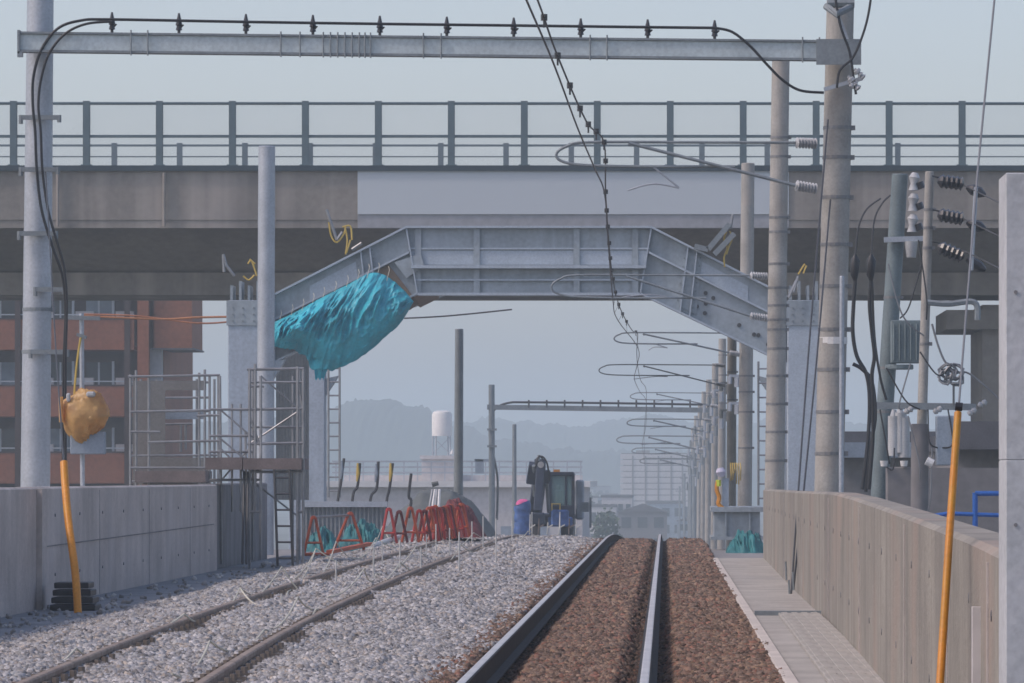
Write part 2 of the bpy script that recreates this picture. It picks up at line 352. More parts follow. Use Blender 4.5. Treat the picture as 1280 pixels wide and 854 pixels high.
# ------------------------------------------------------------------ parapet walls
def wall(name, D0, D1, step, fx, fz, th, mat, label, seams=(), zb_=-1.2, side=1, ledge=0):
    root = empty(name, (fx(D0), D0, gd(D0)-.2), label, 'wall')
    Ds = list(np.arange(D0, D1, step))+[D1]; b = MB()
    rows = [[(fx(D)+side*a, D, z) for a, z in ((0, zb_+gd(D)), (0, fz(D)), (.03, fz(D)+.02), (th, fz(D)+.02), (th, zb_+gd(D)))] for D in Ds]
    b.grid(rows); n = 5; b.F.append(tuple(range(n))); b.F.append(tuple(len(b.V)-1-i for i in range(n)))
    b.build('wall_panel', mat, root, bevel=0)
    return root
r_ = wall('parapet_wall', 15.95, 86, 1.5, rx, rz, .2, m_wall_r, 'sunlit brown stained concrete parapet wall along the right walkway')
for i, D in enumerate((17.8, 22.6, 29, 38, 47.5, 57.5, 68, 78)):           # joints standing proud as thin fillets
    b = MB(); b.box(rx(D)-.006, D, -.15, rx(D)+.01, D+.02+.0008*D, rz(D)-.03); b.build('joint_strip', m_wall_l, r_)
for i in range(26):
    D = 17.5+i*2.6
    for zz in (.2, .72):
        if i < 14 or zz > .5:
            b = MB(); b.tube([(rx(D)-.004, D, zz), (rx(D)+.01, D, zz)], .016+.0002*D, 8); b.build('tie_hole', m_wall_ld, r_)
b = MB(); b.box(rx(18.7)-.03, 18.7, .35, rx(18.7)+.01, 18.76, .72); b.build('cable_conduit', m_pinkw, r_)
wx = lambda D: -6.70; wz = lambda D: 1.075
wall('parapet_wall', 20, 54.6, 4, lambda D: -6.66, wz, .22, m_wall_l, 'nearest grey concrete parapet panel at the left edge behind the tall steel pole', side=-1)
w2 = wall('parapet_wall', 55.4, 77.6, 4, lambda D: -6.80, wz, .22, m_wall_l, 'long grey concrete parapet wall behind the left track', side=-1)
b = MB(); b.box(-6.9, 54.65, -.22, -6.74, 55.35, 1.05); b.build('joint_filler', m_wall_ld, w2)
b = MB(); b.box(-6.70, 54.2, -.22, -6.60, 54.62, 1.08); b.build('joint_post', m_wall_l, w2)
b = MB(); b.bar((-6.795, 55.6, .44), (-6.795, 77, .50), .008, .012); b.build('construction_joint', m_wall_ld, w2)
for i in range(9):
    for zz in (.12, .78):
        D = 57+i*2.4; b = MB(); b.tube([(-6.79, D, zz), (-6.81, D, zz)], .018, 8); b.build('tie_hole', m_wall_ld, w2)
for D in (61.5, 67.4, 73.2):
    b = MB(); b.box(-6.81, D, -.2, -6.797, D+.03, 1.05); b.build('panel_joint', m_wall_ld, w2)
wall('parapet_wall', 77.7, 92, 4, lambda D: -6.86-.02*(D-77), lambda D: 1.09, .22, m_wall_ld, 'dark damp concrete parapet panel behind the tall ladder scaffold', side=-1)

# right edge pillar
root = empty('concrete_pillar', (1.25, 15.6, -.36), 'pale blue-grey square pillar at the far right edge, in front of the brown wall', 'pillar')
xp = X(1248.5, 15.72); zt = Z(216, 15.4)
b = MB(); b.box(xp, 15.4, -.36, xp+.4, 15.72, Z(575, 15.4)-.0005); b.build('shaft', m_pillar, root, bevel=.003)
b = MB(); b.box(xp, 15.4, Z(575, 15.4), xp+.4, 15.72, zt); b.build('upper_shaft', m_pillar, root, bevel=.003)
for zz in (.35, 1.05, 1.75):
    b = MB(); b.tube([(xp+.03, 15.396, zz), (xp+.03, 15.41, zz)], .006, 8); b.build('form_tie_mark', m_wall_ld, root)

# ------------------------------------------------------------------ rails
def rail(name, fx, ftop, D0, D1, label, mats, group=None):
    prof = [(-.0675,-.183),(.0675,-.183),(.0675,-.171),(.012,-.155),(.009,-.05),(.032,-.038),(.034,-.010),(.027,-.004),(-.027,-.004),(-.034,-.010),(-.032,-.038),(-.009,-.05),(-.012,-.155),(-.0675,-.171)]
    Ds = [d for d in list(np.arange(D0, 98, 4))+list(np.arange(98, 130, 1.5))+list(np.arange(130, D1, 12)) if D0 <= d <= D1]
    root = empty(name, (fx(D0), D0, ftop(D0)-.153), label, 'rail', group)
    b = MB(); b.grid([[(fx(D)+x, D, ftop(D)+z) for x, z in prof+prof[:1]] for D in Ds]); b.build('rail_web', mats[0], root)
    b = MB(); b.grid([[(fx(D)+x, D, ftop(D)+z) for x, z in ((-.026,-.003),(-.018,0),(.018,0),(.026,-.003))] for D in Ds]); b.build('rail_head', mats[1], root)
    return root
rail('railway_rail', lambda D: -1.195, gd, 16, 500, 'left rail of the running track with a wide dark side', (m_rail_side, m_rail_head))
rail('railway_rail', lambda D: -.125, gd, 16, 500, 'right rail of the running track with a bright polished top', (m_rail_side, m_rail_head))
lf = lambda D: gd(D)-.02
rail('railway_rail', L2x, lf, 20, 500, 'rusty rail of the left track, the one nearer the running track', (m_rail_rust, m_rail_rust))
rail('railway_rail', lambda D: L2x(D)-1.067, lf, 20, 500, 'rusty rail of the left track, the one nearer the left wall', (m_rail_rust, m_rail_rust))
# sleepers with clips on the left track
sl0 = None
for i in range(118):
    D = 28+i*.62; cx = L2x(D)-.5335
    if sl0 is None:
        b = MB(); b.box(cx-1.0, D-.11, -.33, cx+1.0, D+.11, -.125)
        sl0 = b.build('sleeper', m_sleeper, loc=(cx, D, -.33), bevel=.01)
        tag(sl0, 'pale concrete sleeper half buried in ballast under the rusty left track', 'sleeper', 'sleepers of the left track')
        for s_ in (-.5335, .5335):
            for e in (-.095, .095):
                q = MB(); q.box(cx+s_+e-.05, D-.05, -.15, cx+s_+e+.05, D+.05, -.085); q.tube([(cx+s_+e, D, -.1), (cx+s_+e, D, -.045)], .024, 6)
                q.build('rail_clip', m_clip, sl0)
        d0 = (cx, D)
    else:
        c = copy_tree(sl0); c.location = (cx, D, -.33); c.rotation_euler = (0, 0, random.uniform(-.01, .01))

# ------------------------------------------------------------------ poles
def pole(name, px0, px1, py1, D, w0, w1, zbase, mat, label, bands=(), group=None, cat='pole', band_mat=None, py0=620, segs=16, cap=True):
    """px0 at row py0, px1 at row py1 (the top); w0/w1 widths in photo pixels"""
    sx = (px1-px0)/(py1-py0); zrow = lambda py: Z(py, D)
    pyb = VY-(zbase-H)/D*F
    xb = X(px0+sx*(pyb-py0), D)
    root = empty(name, (xb, D, zbase), label, cat, group)
    r0, r1 = w0/F*D/2, w1/F*D/2; zt = zrow(py1); xt = X(px1, D)
    b = MB(); b.tube([(xb, D, zbase), ((xb+xt)/2, D, (zbase+zt)/2), (xt, D, zt)], [r0, (r0+r1)/2, r1], segs); b.build('shaft', mat, root, smooth=True)
    if cap: 
        b = MB(); b.tube([(xt, D, zt), (xt, D, zt+.02)], [r1*1.03, r1*.9], segs); b.build('pole_cap', mat, root, smooth=True)
    for py in bands:
        z = zrow(py); t = (z-zbase)/(zt-zbase); x = xb+(xt-xb)*t; r = (r0+(r1-r0)*t)
        b = MB(); b.tube([(x, D, z-.022), (x, D, z+.022)], r+.007, segs)
        b.box(x+r-.01, D-.03, z-.03, x+r+.05, D+.03, z+.03); b.build('band', band_mat or m_band, root)
    return root
EDGE = lambda D: gd(D)-.36
A = pole('catenary_pole', 1036, 1052, -60, 67, 37, 34, EDGE(67), m_conc_pole, 'nearest and thickest concrete pole on the right, with many steel bands', (160,197,247,306,358,412,462,515,567))
z = Z(426, 67); b = MB(); b.tube([(X(1041, 67), 67, z-.045), (X(1041, 67), 67, z+.045)], 18.2/F*67, 16); b.build('white_band', m_white, A)
B = pole('catenary_pole', 968, 976, 72, 95, 25, 22, EDGE(95), m_conc_pole, 'second concrete pole on the right, rising to the near crossbeam', (172,196,272,290,330,360,382,400,412,436,470,505,540,576))
Cc = pole('catenary_pole', 931, 935, 205, 133, 18, 16.5, EDGE(133), m_conc_pole, 'third concrete pole on the right, passing behind the blue arch', (470,490,515,560))
# thin steel conduit beside pole A
pole('conduit_pole', 1051.5, 1052.5, 347, 64, 6, 6, EDGE(64), m_galv, 'thin pale steel pipe standing against the nearest concrete pole')
far = []
for i, (D, px, top) in enumerate(((170, 914, 420), (208, 902, 424), (246, 893, 455), (284, 885, 475), (322, 879, 490), (362, 874, 505), (405, 869, 520), (450, 865, 535))):
    wpx = .34*F/D
    nm = ('fourth', 'fifth', 'sixth', 'seventh', 'eighth', 'ninth', 'tenth', 'eleventh')[i]
    far.append(pole('catenary_pole', px, px+1, top, D, wpx, wpx*.92, EDGE(D), m_conc_pole, nm+' concrete catenary pole counted along the right side', (top+20, top+45, top+80), segs=10))
# steel poles on the left
LP = pole('steel_pole', 44, 51, -60, 67, 38, 33, EDGE(67), m_galv, 'tall pale steel pole at the far left carrying two black cables', (147,212,292,387,440), band_mat=m_galv_d)
for py, x0, x1 in ((147,26,74), (212,26,72), (292,24,70), (440,38,84), (362,44,80)):
    b = MB(); b.bar(P(x0, py, 66.75), P(x1, py, 66.75), .05, .06); b.tube([P(x0, py-3, 66.75), P(x0, py+8, 66.75)], .03, 6); b.tube([P(x1, py-3, 66.75), P(x1, py+6, 66.75)], .03, 6); b.build('cable_bracket', m_galv_d, LP)
pole('steel_pole', 331.5, 333.5, 184, 104, 22, 21, EDGE(104), m_galv, 'tall pale steel pole standing in front of the left arch column')
pole('steel_pole', 573, 574, 412, 178, 12, 10.5, EDGE(178), m_galv_d, 'grey steel pole beside the white rooftop tank')
pole('steel_pole', 643, 643, 531, 230, 6, 5, EDGE(230), m_galv_d, 'short thin steel pole left of the excavator')

# ------------------------------------------------------------------ near portal crossbeam
root = empty('portal_crossbeam', P(25, 60, 66.5), 'long grey-green steel crossbeam spanning both tracks at the top', 'crossbeam')
Dm = 66.55; a, c = P(26, 53, Dm), P(1066, 64, Dm); dv = (c-a).normalized(); up = Vector((-dv.z, 0, dv.x))
b = MB(); b.bar(a, c, .16, .20); b.build('web', m_beam, root)
b = MB(); b.bar(a+up*.118, c+up*.118, .22, .028); b.bar(a-up*.118, c-up*.118, .22, .028); b.build('flange', m_galv_d, root)
b = MB(); b.box(a.x-.03, Dm-.13, a.z-.15, a.x, Dm+.13, a.z+.15); b.box(a.x-.03, Dm-.13, a.z-.2, a.x+.04, Dm-.06, a.z-.13); b.build('end_plate', m_galv_d, root)
b = MB(); b.box(X(1020, Dm), Dm-.14, Z(82, Dm), X(1076, Dm), Dm-.11, Z(50, Dm)); b.build('pole_clamp', m_galv_d, root)
for px in (165,186,352,376,405,414,423,432,441,450,457,464,530,552,738,759,1224-200,1003):
    t = (px-26)/(1066-26); p = a+(c-a)*t
    b = MB(); b.tube([p+Vector((0,-.12,-.165)), p+Vector((0,-.12,.165))], .011, 5); b.build('clamp_bolt', m_galv_d, root)
cable_y = lambda px: 25+(px-140)*(10/753.)
ins0 = None
for i in range(10):
    px = 140+i*83.7; p = P(px, 53+(px-26)*11/1040, 66.55); base = p+Vector((0, 0, .13)); zc = Z(cable_y(px), 66.55)-base.z
    b = MB(); b.tube([base, base+Vector((0,0,zc*.25)), base+Vector((0,0,zc*.3)), base+Vector((0,0,zc*.62)), base+Vector((0,0,zc*.68)), base+Vector((0,0,zc+.1))], [.02,.02,.042,.03,.045,.012], 8)
    b.bar(base+Vector((0,0,.06)), base+Vector((.06,0,.12)), .02, .02)
    o = b.build('post_insulator', m_ins_d, smooth=True)
    tag(o, 'dark post insulator standing on the near crossbeam, %s from the left' % ('first second third fourth fifth sixth seventh eighth ninth tenth'.split()[i]), 'insulator', 'insulators on the near crossbeam')
def cable(name, pts, r, mat, label, cat='cable', group=None, n=6, seg=8):
    b = MB(); b.tube(spline(pts, seg), r, n); o = b.build(name, mat, smooth=True); return tag(o, label, cat, group)
DC = 66.45
cable('feeder_cable', [P(*q, DC) for q in ((893,35),(800,34),(640,32),(475,30),(307,27.5),(140,24.5),(100,26),(72,36),(52,62),(42,95),(41,130),(44,165),(46,212),(52,262),(66,310),(78,345),(82,390),(80,450),(79,560),(79,615))], .019, m_black, 'outer black cable running over the near crossbeam and down the left pole')
cable('feeder_cable', [P(*q, DC-.04) for q in ((140,27),(108,30),(82,42),(62,66),(52,96),(48,130),(51,165),(53,212),(60,262),(72,305),(80,335),(83.5,380),(82,450),(82,560),(82,615))], .017, m_black, 'inner black cable bending off the near crossbeam down the left pole')
cable('jumper_cable', [P(*q, DC-.1) for q in ((893,35),(915,40),(938,58),(958,80),(978,100),(1000,113),(1030,116))], .018, m_black, 'black cable curving from the crossbeam end to the nearest right pole')
cable('jumper_cable', [P(*q, 66.2) for q in ((1040,-30),(1050,30),(1062,65),(1068,105),(1070,118))], .017, m_black, 'black cable drooping down the front of the nearest right pole')
cable('jumper_cable', [P(*q, 66.1) for q in ((1092,-30),(1086,15),(1078,45),(1066,72),(1050,88),(1046,110))], .016, m_black, 'black cable looping out to the right of the nearest pole top')
# hardware on pole A
root = empty('insulator_bracket', P(1060, 110, 66.3), 'cluster of white insulators on a bracket at the top of the nearest pole', 'bracket')
b = MB(); b.bar(P(1030, 112, 66.4), P(1078, 98, 66.4), .05, .05); b.bar(P(1048, 20, 66.5), P(1066, 70, 66.5), .09, .05); b.build('arm', m_galv, root)
for (x0, y0, x1, y1) in ((1060,95,1074,112), (1068,86,1080,98), (1062,108,1072,104)):
    b = MB(); p, q = P(x0, y0, 66.2), P(x1, y1, 66.2); b.tube([p+(q-p)*t for t in (0,.15,.2,.4,.45,.65,.7,.9,1)], [.02,.02,.05,.05,.02,.05,.02,.05,.02], 10); b.build('insulator', m_ins_w, root, smooth=True)
b = MB(); b.tube([P(1033, 8, 66.4), P(1046, 18, 66.2), P(1064, 8, 66.4)], .05, 8); b.tube([P(1034, 4, 66.4), P(1068, 4, 66.4)], .06, 8); b.build('clamp', m_galv_d, root)

# ------------------------------------------------------------------ far portal
D2 = 246
root = empty('far_portal', (X(615, D2), D2, EDGE(D2)), 'distant steel portal gantry over the tracks behind the blue arch', 'portal')
b = MB(); b.tube([(X(615, D2), D2, EDGE(D2)), (X(614.5, D2), D2, Z(481, D2))], .15, 12); b.build('post', m_galv_d, root, smooth=True)
b = MB(); b.bar(P(609, 509, D2), P(890, 513, D2), .25, .24); b.build('crossbeam', m_galv_d, root)
b = MB(); b.tube(spline([P(*q, D2) for q in ((886,506),(760,504),(660,503),(637,503.5),(622,509),(614,520),(612,545),(616,565),(622,600),(621,650))]), .055, 6); b.build('cable', m_wire, root)
for i in range(11):
    p = P(661+i*22.4, 509.5, D2-.1); b = MB(); b.tube([p, p+Vector((0,0,.36))], .045, 6); b.build('insulator', m_wire, root)
b = MB()
for y in (537, 558): b.bar(P(609, y, D2-.2), P(621, y, D2-.2), .08, .1)
b.build('bracket', m_galv_d, root)

# ------------------------------------------------------------------ cantilevers
def cantilever(D, tip, top_y, root_px, low_y, dia_start, reg_y, label, flip=False, r=.019):
    root = empty('cantilever', P(root_px, (top_y+low_y)/2, D), label, 'cantilever', 'overhead wire cantilevers')
    Dw = D-.1
    dr = (root_px-tip); loop = max(6, (low_y-top_y)*.5)
    b = MB(); b.tube(spline([P(root_px-dr*.09, top_y+.5, Dw), P(tip+dr*.5, top_y, Dw), P(tip+dr*.12, top_y, Dw), P(tip+dr*.04, top_y+loop*.18, Dw), P(tip, top_y+loop*.5, Dw), P(tip+dr*.015, top_y+loop*.85, Dw), P(tip+dr*.10, top_y+loop*1.05, Dw), P(tip+dr*.33, top_y+loop*1.12, Dw), P(dia_start+(root_px-dia_start)*.55, top_y+loop*1.12, Dw)]), r, 6)
    b.build('top_tube', m_galv_d, root, smooth=True)
    b = MB(); b.tube([P(dia_start, top_y+2, Dw-.05), P(root_px-dr*.09, low_y, Dw-.05)], r*1.15, 8); b.tube([P(dia_start-4*95/D*.7, top_y+1, Dw-.05), P(dia_start, top_y+3, Dw-.05)], r*1.6, 6); b.build('strut_tube', m_galv_d, root, smooth=True)
    b = MB(); cx = tip+dr*.22; b.tube(spline([P(dia_start+dr*.18, reg_y-3, Dw), P(dia_start+dr*.08, reg_y-8*67/D, Dw), P(cx+dr*.05, reg_y, Dw)]), r*.6, 6); b.tube([P(dia_start+dr*.08, top_y+loop*1.12, Dw), P(dia_start+dr*.18, reg_y-3, Dw)], r*.7, 6); b.build('steady_arm', m_galv, root)
    for y in (top_y+.5, low_y):
        p, q = P(root_px-dr*.09, y, Dw), P(root_px-dr*.015, y+(1 if y == top_y+.5 else 4*67/D), D)
        b = MB(); k = 7; pts = []; rs = []
        for i in range(k*2): pts.append(p+(q-p)*(i/(k*2-1))); rs.append(.075 if i % 2 else .03)
        b.tube(pts, rs, 10); b.build('insulator', m_ins_w, root)
    return root
cantilever(66.6, 696, 178, 1024, 232, 790, 238, 'nearest cantilever, its arms over the bridge railing')
cantilever(94.7, 690, 344, 962, 395, 785, 374, 'second cantilever, drawn across the blue arch right leg')
cantilever(132.8, 768, 416, 926, 441, 806, 438, 'third cantilever, just below the bridge underside')
cantilever(169.8, 749, 456, 908, 480, 806, 474, 'fourth cantilever, below the third and reaching further left')
cantilever(207.8, 788, 491, 898, 507, 822, 503, 'fifth cantilever, just above the far portal beam')
cantilever(283.8, 771, 545, 882, 562, 812, 556, 'sixth cantilever, low and faint in front of the far apartments', r=.035)
cantilever(361.8, 800, 573, 872, 584, 826, 580, 'smallest and faintest cantilever before the far apartments', r=.04)
cantilever(246.5, 784, 524, 890, 540, 818, 536, 'cantilever just under the far portal beam, thin and grey', r=.028)
cantilever(321.8, 790, 560, 876, 573, 820, 568, 'very small cantilever between the two faintest ones', r=.035)
# overhead wires
mess = [P(640,-70,44), P(672,0,50), P(697,70,53.5), P(733,152,60), P(755,178,66.5), P(757,240,73), P(761,300,83), P(766,347,94.6), P(775,385,108), P(790,413,132.7), P(797,417,133.2), P(796,438,150), P(797,457,169.7), P(801,476,188), P(808,490,207.7), P(806,530,250), P(805,546,283.7), P(806,574,361.7)]
cont = [P(640,-40,38.5), P(658,0,41), P(693,82,48), P(722,160,56), P(744,212,62.5), P(756,243,66.5), P(760,300,78), P(766,373,94.6), P(772,400,112), P(798,436,132.7), P(796,458,150), P(793,474,169.7), P(800,490,188), P(808,503,207.7), P(807,535,250), P(803,556,283.7), P(806,581,361.7)]
def wire_obj(name, pts, r, label): 
    b = MB(); b.tube(spline(pts, 5), r, 5); o = b.build(name, m_wire, smooth=True); return tag(o, label, 'wire')
wm = wire_obj('messenger_wire', mess, .011, 'upper overhead wire with dark hanger clips, crossing the bridge')
wc = wire_obj('contact_wire', cont, .010, 'lower overhead contact wire over the running track')
sm, scn = spline(mess, 24), spline(cont, 24)
def at(sp, D): return min(sp, key=lambda p: abs(p.y-D))
for D in (51.2, 53.6, 56, 58.3, 60.6, 63, 66.5, 69, 73, 76.5, 80, 84, 88, 92, 95, 100, 106, 113, 121, 133):
    p, q = at(sm, D), at(scn, D)
    b = MB(); b.tube([p+Vector((0,0,.035)), p-Vector((0,0,.03))], .035, 6); b.tube([p, p-Vector((0,0,.10))], .012, 5); b.build('hanger_clip', m_ins_d, wm)
    if D > 69:
        b = MB(); b.tube([p, q], .0045, 4); b.build('dropper', m_wire, wm)
cable('guy_wire', [P(1035,150,66.6), P(1010,450,62.8), P(989,742,59.4)], .012, m_wire, 'left one of two stay wires from the nearest pole to the walkway', 'stay wire')
cable('guy_wire', [P(1038,250,66.6), P(1018,480,62.8), P(992,735,59.5)], .012, m_wire, 'right one of two stay wires from the nearest pole to the walkway', 'stay wire')
b = MB(); 
for x, y in ((982,722),(986,745),(991,735)): b.tube([P(x, y-20, 59.3), P(x+1, y+3, 59.3)], .012, 5)
o = b.build('stay_anchor', m_galv_d); tag(o, 'small steel stay anchor with rods on the right walkway', 'anchor')

# stays with orange guards
root = empty('stay_guard', P(1163, 1045, 19.2), 'leaning weathered orange guard tube on a stay in front of the right wall', 'stay guard')
b = MB(); b.tube([P(1163, 1045, 19.2), P(1175, 854, 19.6), P(1186, 680, 19.9), P(1197.5, 516, 20.2)], [.0165,.016,.0155,.015], 12); b.build('guard_tube', m_orange_old, root, smooth=True)
b = MB(); b.tube([P(1194, 508, 20.2), P(1203, 509, 20.2)], .017, 8); b.build('tube_cap', m_black, root)
b = MB(); b.tube([P(1197.5, 520, 20.2), P(1207, 400, 20.5), P(1222, 215, 20.9), P(1243, 0, 21.3), P(1262, -200, 21.7)], .0045, 6); b.build('stay_wire', m_wire_l, root)
root = empty('stay_guard', P(97, 766, 53), 'bright orange guard tube leaning on the left wall in front of dark slabs', 'stay guard')
b = MB(); b.tube(spline([P(97.5, 767, 53), P(94, 715, 53.2), P(86, 655, 53.6), P(82, 612, 53.9), P(80, 578, 54.1)]), .042, 12); b.build('guard_tube', m_orange, root, smooth=True)
b = MB(); b.tube([P(80, 580, 54.1), P(70, 440, 58), P(57, 215, 66.4)], .009, 5); b.build('stay_wire', m_wire, root)
for i in range(4):
    z0 = -.205+i*.078; b = MB(); b.box(X(72+i*1.5, 54.6), 53.9+i*.02, z0, X(128-3*i, 54.6), 54.5, z0+.062); o = b.build('dark_slab', m_black, bevel=.008)
    tag(o, ('bottom', 'second lowest', 'second highest', 'top')[i]+' dark slab of the stack by the left orange guard', 'slab', 'stack of dark slabs at the left wall')

# ------------------------------------------------------------------ box with orange bag on its pole, left
D = 62
root = empty('wrapped_box_pole', (X(103, D), D, EDGE(D)), 'thin pole behind the left wall holding a grey box', 'pole')
b = MB(); b.tube([(X(104, D), D, EDGE(D)), P(102, 392, D)], .028, 10); b.build('post', m_galv, root, smooth=True)
b = MB(); b.box(X(90, D), D-.18, Z(568, D), X(133, D), D-.03, Z(540, D)); b.build('box', m_cab, root, bevel=.01)
b = MB(); b.bar(P(85, 397, D-.05), P(125, 398, D-.05), .04, .05); b.bar(P(96, 418, D-.05), P(108, 422, D-.05), .05, .04); b.build('arm', m_galv_d, root)
n = 48; m_ = 40; rows = []
for j in range(m_+1):
    ph = math.pi*(.03+.94*j/m_); rows.append([])
    for k in range(n+1):
        a_ = 2*math.pi*(k % n)/n; d = Vector((math.sin(ph)*math.cos(a_), math.sin(ph)*math.sin(a_), math.cos(ph)))
        rr = 1+.20*noise.noise(d*1.7+Vector((3, 1, 0)))+.15*(.4-abs(noise.noise(Vector((d.x*5.2, d.y*5.2, d.z*1.3+2)))))+.10*(.3-abs(noise.noise(Vector((d.x*11, d.y*11, d.z*3)))))
        sx = 30 if d.z > -.2 else 30-10*min(1, (-d.z-.2))
        rows[-1].append(Vector((X(107+sx*d.x*rr, D), D-.12+.21*d.y*rr, Z(521-32*d.z*rr-(5 if d.x > .3 and d.z < 0 else 0), D))))
b = MB(); b.grid(rows)
o = b.build('orange_bag', m_bag, smooth=True); tag(o, 'crumpled orange plastic bag wrapped around the box on the left pole', 'bag')
b = MB(); b.box(X(86, D), D-.28, Z(503, D), X(91, D), D-.2, Z(492, D)); b.build('silver_tie', m_ins_w, o, bevel=.015)
b = MB(); b.box(X(111, D), D-.30, Z(497, D), X(122, D), D-.2, Z(490, D)); b.build('silver_tie', m_ins_w, o, bevel=.02)
cable('sling_rope', [P(*q, D-.12) for q in ((101,422),(98,440),(95,465),(93,492),(94,500))], .014, m_yellow, 'yellow rope running down to the orange bag', 'rope')
b = MB()
rows = [[P(76+3*math.cos(k*.8)+(y-500)*.03, y, D-.25+.05*math.sin(k*.8)) for k in range(9)] for y in (496, 506, 516, 528)]
b.grid(rows); o2 = b.build('bag_flap', m_bag, o, smooth=True)

# ------------------------------------------------------------------ road bridge
BD, BR = 150.0, 168.0
root = empty('road_bridge', (X(640, BD), BD, GROUND), 'wide grey concrete road bridge crossing over the tracks', 'bridge')
zl, zt_, zf = Z(285, BD), Z(213.5, BD), Z(208, BD); x0, xa, xb, x1 = -75, X(447, BD), X(986, BD), 75
tt = lambda x: 0.0
b = MB()
for xs, xe in ((x0, xa), (xb, x1)): b.box(xs, BD, Z(275, BD), xe, BD+.5, zt_-.01); 
b.build('parapet', m_bridge, root)
b = MB()
for xs, xe in ((x0, xa), (xb, x1)): b.box(xs, BD+.03, zl, xe, BD+.6, Z(275, BD)-.002)
b.build('slab_edge', m_bridge, root)
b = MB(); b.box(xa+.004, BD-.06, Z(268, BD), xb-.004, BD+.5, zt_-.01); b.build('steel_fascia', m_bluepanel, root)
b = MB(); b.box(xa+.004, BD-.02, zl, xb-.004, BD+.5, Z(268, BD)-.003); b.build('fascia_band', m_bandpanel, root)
b = MB(); b.box(x0, BD+.7, zl+.15, x1, BR+.5, zt_-.8); b.build('deck', m_bridge2, root)
for y0_, y1_ in ((BD+2.3, 0), ):
    zz0 = Z(341, BD+4.2); zz1 = Z(369, BD+4.2)
    b = MB(); b.prismx([(BD+1.4, zl+.14), (BR-1.4, zl+.14), (BR-4.0, zz0), (BD+4.2, zz0)], x0, x1); b.build('box_girder', m_bridge2, root)
    b = MB(); b.box(x0, BD+4.0, zz1, x1, BD+9.0, zz0-.004); b.build('lower_beam', m_bridge, root)
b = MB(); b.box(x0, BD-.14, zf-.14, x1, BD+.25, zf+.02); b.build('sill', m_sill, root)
b = MB(); b.tube([(x0, BD, Z(129, BD)), (x1, BD, Z(130, BD))], .045, 6); b.bar((x0, BD, Z(170.5, BD)), (x1, BD, Z(170.5, BD)), .07, .085); b.build('top_rail', m_fence, root)
b = MB(); b.bar((x0, BR, Z(182, BR)), (x1, BR, Z(182, BR)), .05, .07); b.bar((x0, BR, Z(196, BR)), (x1, BR, Z(196, BR)), .05, .04); b.build('rear_rail', m_fence, root)
post0 = None
for k in range(-1, 15):
    px = 17+91.2*k; b = None
    if post0 is None:
        b = MB(); b.box(X(px, BD)-.10, BD-.09, zf, X(px, BD)+.10, BD-.07, Z(126.5, BD)); b.box(X(px, BD)-.10, BD+.07, zf, X(px, BD)+.10, BD+.09, Z(126.5, BD)); b.box(X(px, BD)-.03, BD-.07, zf, X(px, BD)+.03, BD+.07, Z(127, BD)); b.box(X(px, BD)-.16, BD-.12, zf+.021, X(px, BD)+.16, BD+.12, zf+.05)
        post0 = b.build('fence_post', m_fence, root); px00 = px
    else:
        c = post0.copy(); C.objects.link(c); c.parent = root; c.location.x = X(px, BD)-X(px00, BD)
post1 = None
for k in range(-2, 15):
    px = 143+81.6*k
    if post1 is None:
        b = MB(); b.box(X(px, BR)-.09, BR-.08, Z(240, BR), X(px, BR)+.09, BR+.08, Z(179, BR)); post1 = b.build('rear_fence_post', m_fence, root); px01 = px
    else:
        c = post1.copy(); C.objects.link(c); c.parent = root; c.location.x = X(px, BR)-X(px01, BR)
b = MB(); b.box(x0, BD+.02, Z(168, BD), x1, BD+.035, Z(131, BD)); b.box(x0, BD+.02, zf+.03, x1, BD+.035, Z(172.5, BD)); b.build('clear_panels', m_fglass, root)
b = MB(); b.box(x0, BR-.5, zl+.2, x1, BR, Z(232, BR)); b.build('rear_parapet', m_bridge, root)
for xs in (X(1223, 157), -46, 46):
    b = MB(); b.box(xs, 155, GROUND, xs+2.2, 161, Z(392, 157)+.2); b.build('pier', m_bridge, root)
b = MB(); b.box(X(1180, 156), 154.6, Z(412, 155), 30, 160.8, Z(388, 155)); b.build('pier_cap', m_bridge2, root)
b = MB()
for px, w_ in ((205, 6), (72, 3)): b.tube([P(px, 216, BD-.1), P(px, 283, BD-.1)], .05, 6)
b.build('drain_pipe', m_bridge, root)

